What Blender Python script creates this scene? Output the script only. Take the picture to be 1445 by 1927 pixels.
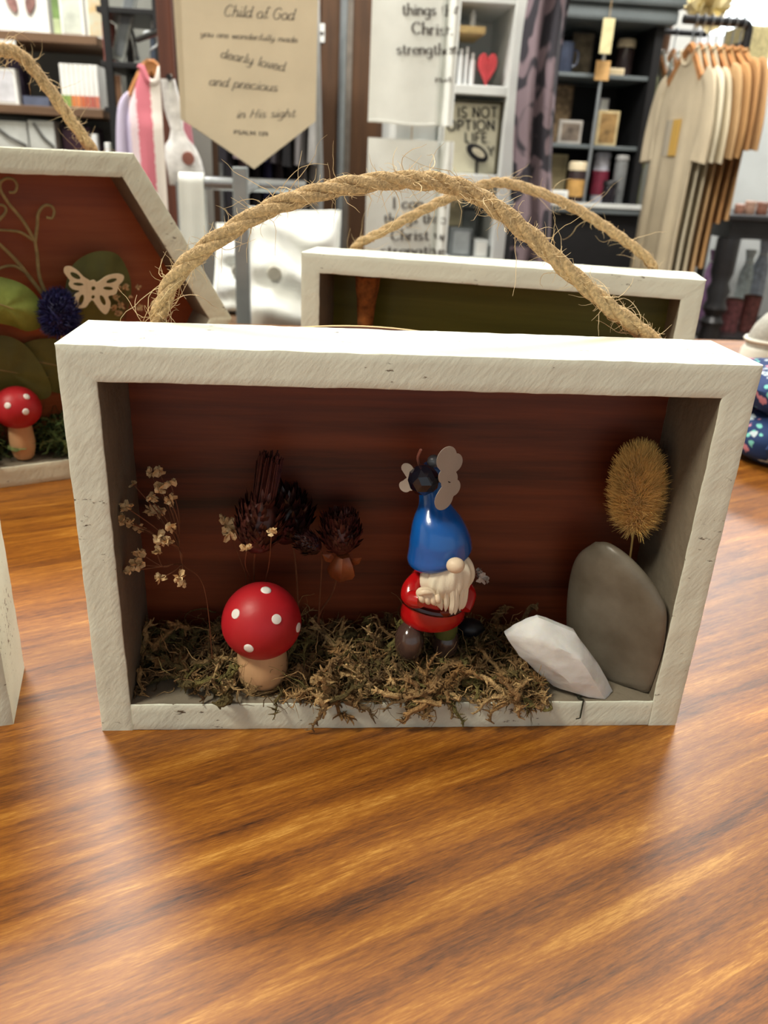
import bpy, bmesh, math, random
from mathutils import Vector, Matrix, noise
for _o in list(bpy.data.objects):
    bpy.data.objects.remove(_o, do_unlink=True)
SC = bpy.context.scene
COL = SC.collection
PI = math.pi

# ---------------------------------------------------------------- camera
CAM = Vector((-0.02867458, -0.21800745, 0.17905382))
YAW, PIT, ROL, FPX = 0.0921064, 0.4176068, 0.0508449, 1483.34
_fw = Vector((math.sin(YAW)*math.cos(PIT), math.cos(YAW)*math.cos(PIT), -math.sin(PIT)))
_r = Vector((math.cos(YAW), -math.sin(YAW), 0))
_u = _r.cross(_fw)
_R = _r*math.cos(ROL) + _u*math.sin(ROL)
_U = _u*math.cos(ROL) - _r*math.sin(ROL)
cam_data = bpy.data.cameras.new('camera')
cam = bpy.data.objects.new('camera', cam_data)
COL.objects.link(cam)
M = Matrix((_R, _U, -_fw)).transposed().to_4x4()
M.translation = CAM
cam.matrix_world = M
cam_data.sensor_fit = 'HORIZONTAL'
cam_data.sensor_width = 36.0
cam_data.lens = 36.0*FPX/1445.0
cam_data.clip_start = 0.01
cam_data.clip_end = 50
cam_data.dof.use_dof = True
cam_data.dof.focus_distance = 0.245
cam_data.dof.aperture_fstop = 27.0
SC.camera = cam

# ---------------------------------------------------------------- light
SC.view_settings.view_transform = 'Standard'
SC.view_settings.look = 'None'
SC.view_settings.gamma = 1.0
SC.view_settings.use_curve_mapping = False
SC.view_settings.exposure = 0.3
world = bpy.data.worlds.new('world')
SC.world = world
world.use_nodes = True
world.node_tree.nodes['Background'].inputs[0].default_value = (0.90, 0.98, 1.0, 1)
world.node_tree.nodes['Background'].inputs[1].default_value = 0.44


def ray(px, py):
    return _fw + _R*((px-722.5)/FPX) - _U*((py-963.5)/FPX)


def at(px, py, Y):
    "the point at depth Y (metres behind the gnome box front) seen at a photograph pixel"
    d = ray(px, py)
    return CAM + d*((Y-CAM.y)/d.y)


def atz(px, py, z=0.0):
    d = ray(px, py)
    return CAM + d*((z-CAM.z)/d.z)


# ---------------------------------------------------------------- object helpers
PM = {}


def link(o):
    COL.objects.link(o)
    return o


def tag(o, label, cat, group=None, kind=None):
    o['label'] = label
    o['category'] = cat
    if group:
        o['group'] = group
    if kind:
        o['kind'] = kind
    return o


def thing(name, label, cat, loc=(0, 0, 0), rotz=0.0, group=None):
    o = bpy.data.objects.new(name, None)
    o.empty_display_size = 0.02
    link(o)
    o.location = loc
    o.rotation_euler = (0, 0, rotz)
    PM[o] = Matrix.Translation(Vector(loc)) @ Matrix.Rotation(rotz, 4, 'Z')
    return tag(o, label, cat, group)


def part(name, bm, m, parent=None, local=False, smooth=True, kind=None, label=None, origin=None):
    "link a bmesh built in world coordinates (or the parent's, with local=True) as one mesh"
    if parent is not None and not local:
        bmesh.ops.transform(bm, matrix=PM[parent].inverted(), verts=bm.verts)
    if parent is None and origin is not None:
        bmesh.ops.translate(bm, vec=-Vector(origin), verts=bm.verts)
    me = bpy.data.meshes.new(name)
    if smooth:
        for f in bm.faces:
            f.smooth = True
    bm.to_mesh(me)
    bm.free()
    mats = m if isinstance(m, (list, tuple)) else [m]
    for x in mats:
        me.materials.append(x)
    if smooth and hasattr(me, 'set_sharp_from_angle'):
        me.set_sharp_from_angle(angle=math.radians(smooth if smooth > 1 else 40))
    o = bpy.data.objects.new(name, me)
    link(o)
    if parent is not None:
        o.parent = parent
        PM[o] = PM[parent]
    else:
        PM[o] = Matrix.Identity(4)
        if origin is not None:
            o.location = origin
            PM[o] = Matrix.Translation(Vector(origin))
    if kind:
        o['kind'] = kind
    if label:
        o['label'] = label
    return o


def single(name, bm, m, label, cat, group=None, kind=None, origin=None, smooth=True):
    if origin is None:
        vs = [v.co for v in bm.verts]
        origin = (sum(v.x for v in vs)/len(vs), sum(v.y for v in vs)/len(vs), min(v.z for v in vs))
    return tag(part(name, bm, m, origin=origin, smooth=smooth), label, cat, group, kind)


def struct(name, bm, m, label=None):
    o = part(name, bm, m, smooth=False)
    o['kind'] = 'structure'
    if label:
        o['label'] = label
    return o


def dup(root, loc=None, rotz=None, label=None):
    r = root.copy()
    link(r)
    if loc is not None:
        r.location = loc
    if rotz is not None:
        r.rotation_euler.z = rotz
    if label:
        r['label'] = label
    for ch in list(root.children):
        c = ch.copy()
        link(c)
        c.parent = r
        for g in list(ch.children):
            d = g.copy()
            link(d)
            d.parent = c
    return r


# ---------------------------------------------------------------- mesh helpers
def box(bm, x0, x1, y0, y1, z0, z1, bev=0.0, seg=2, mat_i=0):
    vs = [bm.verts.new((x, y, z)) for x in (x0, x1) for y in (y0, y1) for z in (z0, z1)]
    fs = []
    for q in ((0, 1, 3, 2), (4, 6, 7, 5), (0, 4, 5, 1), (2, 3, 7, 6), (0, 2, 6, 4), (1, 5, 7, 3)):
        f = bm.faces.new([vs[i] for i in q])
        f.material_index = mat_i
        fs.append(f)
    if bev:
        es = list({e for f in fs for e in f.edges})
        bmesh.ops.bevel(bm, geom=es, offset=bev, segments=seg, affect='EDGES', profile=0.5)
    return bm


def BM():
    return bmesh.new()


def bxw(x0, x1, y0, y1, z0, z1, bev=0.0, seg=2):
    return box(BM(), x0, x1, y0, y1, z0, z1, bev, seg)


def rotbm(bm, ang, axis, cen):
    bmesh.ops.rotate(bm, cent=Vector(cen), matrix=Matrix.Rotation(ang, 3, axis), verts=bm.verts)
    return bm


def smooth_path(pts, n):
    "catmull-rom through pts, n samples"
    P = [Vector(p) for p in pts]
    if len(P) == 2:
        return [P[0].lerp(P[1], i/(n-1)) for i in range(n)]
    P = [P[0]*2-P[1]] + P + [P[-1]*2-P[-2]]
    m = len(P)-3
    out = []
    for i in range(n):
        t = i/(n-1)*m
        k = min(int(t), m-1)
        t -= k
        a, b, c, d = P[k:k+4]
        out.append(0.5*((2*b) + (c-a)*t + (2*a-5*b+4*c-d)*t*t + (3*b-a-3*c+d)*t*t*t))
    return out


def frames(pts):
    T = []
    for i in range(len(pts)):
        t = pts[min(i+1, len(pts)-1)] - pts[max(i-1, 0)]
        T.append(t.normalized() if t.length > 1e-12 else Vector((0, 0, 1)))
    a = Vector((0, 0, 1)) if abs(T[0].z) < 0.9 else Vector((1, 0, 0))
    n = T[0].cross(a).normalized()
    out = []
    for t in T:
        n = (n - t*n.dot(t))
        n = n.normalized() if n.length > 1e-9 else t.orthogonal().normalized()
        out.append((t, n, t.cross(n)))
    return out


def tube(bm, pts, r, sides=8, cap=True, layer=None, col=None, rfun=None, mat_i=0):
    n = len(pts)
    F = frames(pts)
    rings = []
    for i in range(n):
        rr = r[i] if isinstance(r, (list, tuple)) else r
        ring = []
        for k in range(sides):
            a = 2*PI*k/sides
            q = rr*(rfun(i/(n-1), a) if rfun else 1)
            ring.append(bm.verts.new(pts[i] + F[i][1]*(math.cos(a)*q) + F[i][2]*(math.sin(a)*q)))
        rings.append(ring)
    fs = []
    for i in range(n-1):
        for k in range(sides):
            fs.append(bm.faces.new((rings[i][k], rings[i][(k+1) % sides], rings[i+1][(k+1) % sides], rings[i+1][k])))
    if cap:
        fs.append(bm.faces.new(rings[0][::-1]))
        fs.append(bm.faces.new(rings[-1]))
    for f in fs:
        f.material_index = mat_i
        f.smooth = True
        if layer is not None:
            for l in f.loops:
                l[layer] = col
    return bm


def lathe(bm, prof, seg=32, cen=(0, 0, 0), sx=1.0, sy=1.0, mtx=None, mat_i=0, rfun=None):
    "profile of (radius, z) turned round z at cen"
    cen = Vector(cen)
    rings = []
    for r, z in prof:
        ring = []
        if r < 1e-7:
            co = Vector((0, 0, z))
            ring = [bm.verts.new(cen + ((mtx @ co) if mtx else co))]
        else:
            for k in range(seg):
                a = 2*PI*k/seg
                q = r*(rfun(a, z) if rfun else 1)
                co = Vector((math.cos(a)*q*sx, math.sin(a)*q*sy, z))
                ring.append(bm.verts.new(cen + ((mtx @ co) if mtx else co)))
        rings.append(ring)
    for A, B in zip(rings[:-1], rings[1:]):
        if len(A) == 1 and len(B) == 1:
            continue
        for k in range(seg):
            if len(A) == 1:
                f = bm.faces.new((A[0], B[(k+1) % seg], B[k]))
            elif len(B) == 1:
                f = bm.faces.new((A[k], A[(k+1) % seg], B[0]))
            else:
                f = bm.faces.new((A[k], A[(k+1) % seg], B[(k+1) % seg], B[k]))
            f.material_index = mat_i
    for ring, rev in ((rings[0], True), (rings[-1], False)):
        if len(ring) > 2:
            f = bm.faces.new(ring[::-1] if rev else ring)
            f.material_index = mat_i
    return bm


def blob(bm, cen, rad, sub=3, amp=0.0, freq=1.0, seed=0, mtx=None):
    cen = Vector(cen)
    rad = Vector(rad) if not isinstance(rad, (int, float)) else Vector((rad, rad, rad))
    r = bmesh.ops.create_icosphere(bm, subdivisions=sub, radius=1.0)
    off = Vector((seed*3.1, seed*1.7, seed*5.3))
    for v in r['verts']:
        d = v.co.copy()
        k = 1 + (amp*noise.noise(d*freq+off) if amp else 0)
        co = Vector((d.x*rad.x*k, d.y*rad.y*k, d.z*rad.z*k))
        v.co = cen + ((mtx @ co) if mtx else co)
    return r['verts']


def poly_solid(bm, pts, y0, y1):
    "outline of (x, z) points extruded between y0 and y1"
    a = [bm.verts.new((x, y0, z)) for x, z in pts]
    b = [bm.verts.new((x, y1, z)) for x, z in pts]
    n = len(pts)
    bm.faces.new(a)
    bm.faces.new(b[::-1])
    for i in range(n):
        bm.faces.new((a[i], b[i], b[(i+1) % n], a[(i+1) % n]))
    bmesh.ops.recalc_face_normals(bm, faces=bm.faces)
    return bm


def grid_sheet(bm, fn, nu, nv, thick=None):
    "surface fn(u, v); thick gives it a back side"
    V = [[bm.verts.new(fn(i/nu, j/nv)) for j in range(nv+1)] for i in range(nu+1)]
    fs = []
    for i in range(nu):
        for j in range(nv):
            fs.append(bm.faces.new((V[i][j], V[i+1][j], V[i+1][j+1], V[i][j+1])))
    if thick:
        bmesh.ops.recalc_face_normals(bm, faces=fs)
        bmesh.ops.solidify(bm, geom=fs, thickness=thick)
    return bm


# ---------------------------------------------------------------- materials
MATS = {}


def nodes_of(name):
    m = bpy.data.materials.new(name)
    m.use_nodes = True
    nt = m.node_tree
    b = nt.nodes['Principled BSDF']
    return m, nt, b


def N(nt, typ, **kw):
    n = nt.nodes.new(typ)
    for k, v in kw.items():
        if k.startswith('i_'):
            n.inputs[k[2:].replace('_', ' ')].default_value = v
        else:
            setattr(n, k, v)
    return n


def ramp(nt, stops):
    n = nt.nodes.new('ShaderNodeValToRGB')
    e = n.color_ramp.elements
    while len(e) < len(stops):
        e.new(0.5)
    for el, (p, c) in zip(e, stops):
        el.position = p
        el.color = (*c, 1) if len(c) == 3 else c
    return n


def s2l(r, g, b):
    f = lambda c: (c/255/12.92) if c <= 10 else ((c/255+0.055)/1.055)**2.4
    return (f(r), f(g), f(b))


def mat(name, col, rough=0.6, metal=0.0, var=0.12, scale=30.0, bump=0.0, bscale=80.0, stretch=(1, 1, 1),
        coat=0.0, trans=0.0, sss=0.0, sheen=0.0, emit=0.0, col2=None, attr=None, ior=1.45, alpha=1.0):
    if name in MATS:
        return MATS[name]
    m, nt, b = nodes_of(name)
    L = nt.links.new
    tc = N(nt, 'ShaderNodeTexCoord')
    mp = N(nt, 'ShaderNodeMapping')
    mp.inputs['Scale'].default_value = stretch
    L(tc.outputs['Object'], mp.inputs['Vector'])
    nz = N(nt, 'ShaderNodeTexNoise')
    nz.inputs['Scale'].default_value = scale
    nz.inputs['Detail'].default_value = 5
    L(mp.outputs[0], nz.inputs['Vector'])
    c2 = col2 or tuple(c*(1-var*2.2) for c in col)
    c1 = tuple(min(1, c*(1+var)) for c in col)
    rp = ramp(nt, [(0.3, c2), (0.7, c1)])
    L(nz.outputs[0], rp.inputs[0])
    out = rp.outputs[0]
    if attr:
        at_ = N(nt, 'ShaderNodeVertexColor', layer_name=attr)
        mx = N(nt, 'ShaderNodeMix', data_type='RGBA', blend_type='MULTIPLY')
        mx.inputs[0].default_value = 1
        L(out, mx.inputs[6])
        L(at_.outputs[0], mx.inputs[7])
        out = mx.outputs[2]
    L(out, b.inputs['Base Color'])
    b.inputs['Roughness'].default_value = rough
    b.inputs['Metallic'].default_value = metal
    b.inputs['IOR'].default_value = ior
    if coat:
        b.inputs['Coat Weight'].default_value = coat
        b.inputs['Coat Roughness'].default_value = 0.08
    if trans:
        b.inputs['Transmission Weight'].default_value = trans
    if sss:
        b.inputs['Subsurface Weight'].default_value = sss
        b.inputs['Subsurface Radius'].default_value = (0.004, 0.003, 0.002)
        b.inputs['Subsurface Scale'].default_value = 1.0
    if sheen:
        b.inputs['Sheen Weight'].default_value = sheen
    if emit:
        L(out, b.inputs['Emission Color'])
        b.inputs['Emission Strength'].default_value = emit
    b.inputs['Alpha'].default_value = alpha
    if bump:
        n2 = N(nt, 'ShaderNodeTexNoise')
        n2.inputs['Scale'].default_value = bscale
        n2.inputs['Detail'].default_value = 6
        L(mp.outputs[0], n2.inputs['Vector'])
        bp = N(nt, 'ShaderNodeBump')
        bp.inputs['Strength'].default_value = bump
        bp.inputs['Distance'].default_value = 0.002
        L(n2.outputs[0], bp.inputs['Height'])
        L(bp.outputs[0], b.inputs['Normal'])
    MATS[name] = m
    return m


def wood(name, stops, along='X', rotz=0.0, fine=140.0, band=14.0, ratio=0.07, rough=0.35, coat=0.0, bump=0.1, bands=None, pores=None):
    "grain stretched along one axis of the object"
    if name in MATS:
        return MATS[name]
    m, nt, b = nodes_of(name)
    L = nt.links.new
    tc = N(nt, 'ShaderNodeTexCoord')
    m0 = N(nt, 'ShaderNodeMapping')
    m0.inputs['Rotation'].default_value = (0, 0, rotz)
    L(tc.outputs['Object'], m0.inputs['Vector'])
    mp = N(nt, 'ShaderNodeMapping')
    mp.inputs['Scale'].default_value = tuple(ratio if a == along else 1 for a in 'XYZ')
    L(m0.outputs[0], mp.inputs['Vector'])
    n1 = N(nt, 'ShaderNodeTexNoise')
    n1.inputs['Scale'].default_value = band
    n1.inputs['Detail'].default_value = 4
    n1.inputs['Distortion'].default_value = 0.6
    L(mp.outputs[0], n1.inputs['Vector'])
    n2 = N(nt, 'ShaderNodeTexNoise')
    n2.inputs['Scale'].default_value = fine
    n2.inputs['Detail'].default_value = 6
    n2.inputs['Roughness'].default_value = 0.65
    L(mp.outputs[0], n2.inputs['Vector'])
    mx = N(nt, 'ShaderNodeMix', data_type='FLOAT')
    mx.inputs[0].default_value = 0.48
    L(n1.outputs[0], mx.inputs[2])
    L(n2.outputs[0], mx.inputs[3])
    val = mx.outputs[0]
    if pores:
        n3 = N(nt, 'ShaderNodeTexNoise')
        n3.inputs['Scale'].default_value = pores
        n3.inputs['Detail'].default_value = 4
        n3.inputs['Roughness'].default_value = 0.7
        L(mp.outputs[0], n3.inputs['Vector'])
        m3 = N(nt, 'ShaderNodeMix', data_type='FLOAT')
        m3.inputs[0].default_value = 0.34
        L(val, m3.inputs[2])
        L(n3.outputs[0], m3.inputs[3])
        val = m3.outputs[0]
    if bands:
        # broad straight stripes of paler and darker wood, growing stronger across the board
        wv = N(nt, 'ShaderNodeTexWave', wave_type='BANDS', bands_direction='Y' if along == 'X' else 'X')
        wv.inputs['Scale'].default_value = bands[0]
        wv.inputs['Distortion'].default_value = 1.6
        wv.inputs['Detail'].default_value = 2.5
        wv.inputs['Detail Scale'].default_value = 1.2
        L(mp.outputs[0], wv.inputs['Vector'])
        sp = N(nt, 'ShaderNodeSeparateXYZ')
        L(m0.outputs[0], sp.inputs[0])
        mr = N(nt, 'ShaderNodeMapRange')
        mr.inputs['From Min'].default_value = bands[1]
        mr.inputs['From Max'].default_value = bands[2]
        mr.inputs['To Min'].default_value = 0.04
        mr.inputs['To Max'].default_value = bands[3]
        L(sp.outputs['Y'], mr.inputs['Value'])
        sub = N(nt, 'ShaderNodeMath', operation='SUBTRACT')
        L(wv.outputs['Fac'], sub.inputs[0])
        sub.inputs[1].default_value = 0.45
        ma = N(nt, 'ShaderNodeMath', operation='MULTIPLY_ADD')
        L(sub.outputs[0], ma.inputs[0])
        L(mr.outputs[0], ma.inputs[1])
        L(val, ma.inputs[2])
        val = ma.outputs[0]
    rp = ramp(nt, stops)
    L(val, rp.inputs[0])
    L(rp.outputs[0], b.inputs['Base Color'])
    b.inputs['Roughness'].default_value = rough
    if coat:
        b.inputs['Coat Weight'].default_value = coat
        b.inputs['Coat Roughness'].default_value = 0.28
    if bump:
        bp = N(nt, 'ShaderNodeBump')
        bp.inputs['Strength'].default_value = bump
        bp.inputs['Distance'].default_value = 0.001
        L(n2.outputs[0], bp.inputs['Height'])
        L(bp.outputs[0], b.inputs['Normal'])
    MATS[name] = m
    return m


def paint_wood(name, col, dark=(0.12, 0.09, 0.06), chips=0.66, rot=(0, 0, 0)):
    "brushed chalky paint with small chips showing dark wood"
    m, nt, b = nodes_of(name)
    L = nt.links.new
    tc = N(nt, 'ShaderNodeTexCoord')
    mp = N(nt, 'ShaderNodeMapping')
    mp.inputs['Rotation'].default_value = rot
    mp.inputs['Scale'].default_value = (0.35, 1, 1)
    L(tc.outputs['Object'], mp.inputs['Vector'])
    n1 = N(nt, 'ShaderNodeTexNoise')
    n1.inputs['Scale'].default_value = 60
    n1.inputs['Detail'].default_value = 5
    L(mp.outputs[0], n1.inputs['Vector'])
    rp = ramp(nt, [(0.25, tuple(c*0.90 for c in col)), (0.75, tuple(min(1, c*1.05) for c in col))])
    L(n1.outputs[0], rp.inputs[0])
    n2 = N(nt, 'ShaderNodeTexNoise')
    n2.inputs['Scale'].default_value = 480
    n2.inputs['Detail'].default_value = 7
    n2.inputs['Roughness'].default_value = 0.7
    L(mp.outputs[0], n2.inputs['Vector'])
    n3 = N(nt, 'ShaderNodeTexNoise')
    n3.inputs['Scale'].default_value = 38
    n3.inputs['Detail'].default_value = 2
    L(tc.outputs['Object'], n3.inputs['Vector'])
    ad = N(nt, 'ShaderNodeMath', operation='MULTIPLY_ADD')
    L(n3.outputs[0], ad.inputs[0])
    ad.inputs[1].default_value = 0.5
    L(n2.outputs[0], ad.inputs[2])
    ch = N(nt, 'ShaderNodeMapRange')
    ch.inputs['From Min'].default_value = chips + 0.25
    ch.inputs['From Max'].default_value = chips + 0.29
    L(ad.outputs[0], ch.inputs['Value'])
    mx = N(nt, 'ShaderNodeMix', data_type='RGBA')
    L(ch.outputs[0], mx.inputs[0])
    L(rp.outputs[0], mx.inputs[6])
    mx.inputs[7].default_value = (*dark, 1)
    L(mx.outputs[2], b.inputs['Base Color'])
    b.inputs['Roughness'].default_value = 0.55
    m4 = N(nt, 'ShaderNodeMapping')
    m5 = N(nt, 'ShaderNodeMapping')
    m5.inputs['Rotation'].default_value = (0, 0.95, 0.3)
    L(tc.outputs['Object'], m5.inputs['Vector'])
    m4.inputs['Scale'].default_value = (0.32, 0.7, 1)
    L(m5.outputs[0], m4.inputs['Vector'])
    n4 = N(nt, 'ShaderNodeTexNoise')
    n4.inputs['Scale'].default_value = 760
    n4.inputs['Detail'].default_value = 5
    L(m4.outputs[0], n4.inputs['Vector'])
    sb = N(nt, 'ShaderNodeMath', operation='SUBTRACT')
    L(n4.outputs[0], sb.inputs[0])
    L(ch.outputs[0], sb.inputs[1])
    bp = N(nt, 'ShaderNodeBump')
    bp.inputs['Strength'].default_value = 0.32
    bp.inputs['Distance'].default_value = 0.0006
    L(sb.outputs[0], bp.inputs['Height'])
    L(bp.outputs[0], b.inputs['Normal'])
    MATS[name] = m
    return m


def simple(name, rgb, rough=0.6, **kw):
    return mat(name, s2l(*rgb), rough, **kw)

# ================================================================ the room
FLOOR = -0.76
CEIL = 1.95
m_floor = wood('floor_boards', [(0.25, s2l(70, 50, 38)), (0.6, s2l(110, 82, 60)), (0.85, s2l(140, 110, 84))], along='Y', fine=60, band=8, ratio=0.1, rough=0.5)
m_wall = simple('wall_paint', (206, 204, 196), 0.8, var=0.03, scale=4)
m_ceil = simple('ceiling_paint', (226, 222, 214), 0.8, var=0.02, scale=3)
m_plank = wood('wall_planks', [(0.25, s2l(64, 42, 26)), (0.55, s2l(104, 72, 44)), (0.85, s2l(132, 96, 60))], along='Z', fine=60, band=9, ratio=0.08, rough=0.6)
X0, X1, Y0, Y1 = -2.7, 3.6, -3.2, 4.6
struct('floor', bxw(X0, X1, Y0, Y1, FLOOR-0.1, FLOOR), m_floor)
struct('ceiling', bxw(X0, X1, Y0, Y1, CEIL, CEIL+0.1), m_ceil)
struct('wall_back', bxw(X0, X1, Y1, Y1+0.1, FLOOR, CEIL), m_wall)
struct('wall_left', bxw(X0-0.1, X0, Y0, Y1, FLOOR, CEIL), m_wall)
struct('wall_right', bxw(X1, X1+0.1, Y0, Y1, FLOOR, CEIL), m_wall)

m_lampframe = simple('lamp_frame', (230, 230, 228), 0.4, var=0.02)
m_diff = mat('lamp_diffuser', (1.0, 0.93, 0.82), 0.5, var=0.0, emit=5.0)


def ceiling_light(x, y, w, d, power, col, label):
    t = thing('ceiling_light', label, 'light', (x, y, CEIL), group='ceiling light panels')
    bm = BM()
    for a, b, c, e in ((-w/2-.03, w/2+.03, -d/2-.03, -d/2), (-w/2-.03, w/2+.03, d/2, d/2+.03), (-w/2-.03, -w/2, -d/2, d/2), (w/2, w/2+.03, -d/2, d/2)):
        box(bm, a, b, c, e, -0.045, 0, 0)
    part('frame', bm, m_lampframe, t, local=True, smooth=False)
    part('diffuser', bxw(-w/2, w/2, -d/2, d/2, -0.03, -0.012), m_diff, t, local=True, smooth=False)
    ld = bpy.data.lights.new('ceiling_light_glow', 'AREA')
    ld.shape = 'RECTANGLE'
    ld.size, ld.size_y = w, d
    ld.energy = power
    ld.color = col
    lo = bpy.data.objects.new('light_source', ld)
    link(lo)
    lo.parent = t
    lo.location = (0, 0, -0.035)
    return t


WARM = (1.0, 0.94, 0.76)
ceiling_light(-1.25, -0.55, 0.5, 0.5, 39, WARM, 'square warm ceiling light panel above the wooden table, front')
ceiling_light(0.55, 0.45, 0.5, 0.5, 11, WARM, 'square warm ceiling light panel above the back of the wooden table')
ceiling_light(-0.8, 1.35, 0.6, 0.6, 46, (1, .96, .9), 'square ceiling light panel above the wall shelves')
ceiling_light(1.0, 1.9, 0.6, 0.6, 36, (1, .97, .92), 'square ceiling light panel above the shirt rail')
ceiling_light(2.2, 3.4, 0.6, 0.6, 40, (.95, .98, 1), 'square ceiling light panel near the back wall')

# ---------------------------------------------------------------- the table everything stands on
TX0, TX1, TY0, TY1 = -0.62, 0.85, -0.42, 0.715
m_table = wood('varnished_table_wood',
               [(0.34, s2l(52, 24, 4)), (0.42, s2l(104, 57, 10)), (0.50, s2l(136, 80, 17)), (0.57, s2l(158, 100, 27)), (0.67, s2l(200, 146, 66))],
               along='X', rotz=math.radians(-24), fine=800, band=170, ratio=0.085, rough=0.44, coat=0.09, bump=0.06, bands=(15, -0.085, -0.125, 0.09), pores=2600)
tb = thing('display_table', 'polished orange-brown wooden table with streaky grain under the white shadow boxes', 'table', (0.115, 0.147, FLOOR))
part('tabletop', bxw(TX0, TX1, TY0, TY1, -0.035, 0.0, 0.004, 3), m_table, tb)
m_tleg = wood('table_leg_wood', [(0.3, s2l(70, 40, 18)), (0.7, s2l(130, 80, 36))], along='Z', fine=80, band=20, rough=0.4)
part('apron', bxw(TX0+.08, TX1-.08, TY0+.08, TY1-.08, -0.12, -0.035), m_tleg, tb, smooth=False)
for lx in (TX0+.1, TX1-.1):
    for ly in (TY0+.1, TY1-.1):
        bm = BM()
        lathe(bm, [(0.028, FLOOR), (0.03, FLOOR+.05), (0.024, FLOOR+.1), (0.034, FLOOR+.3), (0.03, FLOOR+.5), (0.036, -0.12)], 16, (lx, ly, 0))
        part('leg', bm, m_tleg, tb)

# ================================================================ the shadow boxes
m_white = paint_wood('chalky_white_paint', s2l(228, 231, 216), chips=0.665)
m_white2 = paint_wood('chalky_white_paint_green_box', s2l(226, 230, 215), chips=0.65)
m_white3 = paint_wood('chalky_white_paint_hexagon', s2l(230, 232, 212), chips=0.645)
m_back = wood('mahogany_stained_panel', [(0.34, s2l(40, 14, 5)), (0.43, s2l(88, 36, 15)), (0.54, s2l(116, 51, 23)), (0.70, s2l(146, 74, 38))], along='X', fine=160, band=55, ratio=0.045, rough=0.42, bump=0.1)
m_backh = wood('brown_stained_panel', [(0.3, s2l(116, 50, 17)), (0.5, s2l(154, 74, 30)), (0.72, s2l(180, 100, 50))], along='X', fine=120, band=40, ratio=0.05, rough=0.45, bump=0.1)
m_backg = wood('olive_stained_panel', [(0.3, s2l(58, 66, 8)), (0.5, s2l(84, 92, 22)), (0.72, s2l(108, 112, 40))], along='X', fine=120, band=40, ratio=0.05, rough=0.45, bump=0.1)
m_inner = mat('darker_grey_inside', s2l(128, 118, 102), 0.65, var=0.10, scale=60, bump=0.2, bscale=300)  # inner faces of the rails, darker and greyer than the fronts
m_ply = wood('raw_plywood_edge', [(0.3, s2l(170, 140, 90)), (0.7, s2l(214, 188, 140))], along='X', fine=150, band=40, ratio=0.05, rough=0.7)


def rail(o0, o1, i0, i1, y0, y1, n=120, r=0.00045, amp=0.00020, seed=0.0):
    "one frame board: outer edge o0-o1, inner edge i0-i1 in (x, z), from y0 to y1, slightly uneven"
    bm = BM()
    o0, o1, i0, i1 = [Vector(p) for p in (o0, o1, i0, i1)]
    t = ((o0+o1)/2-(i0+i1)/2).length
    d = y1-y0
    sec = []
    for cx, cy, a0 in ((r, r, PI), (t-r, r, 1.5*PI), (t-r, d-r, 0), (r, d-r, 0.5*PI)):
        for k in range(3):
            a = a0+k*PI/4
            sec.append(((cx+r*math.cos(a))/t, cy+r*math.sin(a)))
    full = []
    m = len(sec)
    for i in range(m):
        a, b = sec[i], sec[(i+1) % m]
        full.append(a)
        if i % 3 == 2:
            for k in (0.25, 0.5, 0.75):
                full.append((a[0]+(b[0]-a[0])*k, a[1]+(b[1]-a[1])*k))
    rings = []
    for s in range(n+1):
        f = s/n
        ring = []
        for u, v in full:
            p = o0.lerp(o1, f).lerp(i0.lerp(i1, f), u)
            q = Vector((p.x, y0+v, p.y))
            if 0 < s < n:
                w = noise.noise_vector(q*140+Vector((seed, 0, 0)))*amp + noise.noise_vector(q*700+Vector((0, seed, 0)))*amp*0.4
                q += w
            ring.append(bm.verts.new(q))
        rings.append(ring)
    k = len(full)
    for A, B in zip(rings[:-1], rings[1:]):
        for i in range(k):
            f = bm.faces.new((A[i], A[(i+1) % k], B[(i+1) % k], B[i]))
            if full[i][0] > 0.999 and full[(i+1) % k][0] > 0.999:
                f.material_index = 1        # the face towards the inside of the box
    bm.faces.new(rings[0][::-1])
    bm.faces.new(rings[-1])
    bmesh.ops.recalc_face_normals(bm, faces=bm.faces)
    return bm


m_jute = mat('jute_twine', s2l(204, 174, 130), 0.85, var=0.2, scale=900, bump=0.6, bscale=1500, stretch=(1, 1, 1))
m_fuzz = mat('jute_fibre', s2l(226, 202, 160), 0.8, var=0.10, scale=300)


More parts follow.
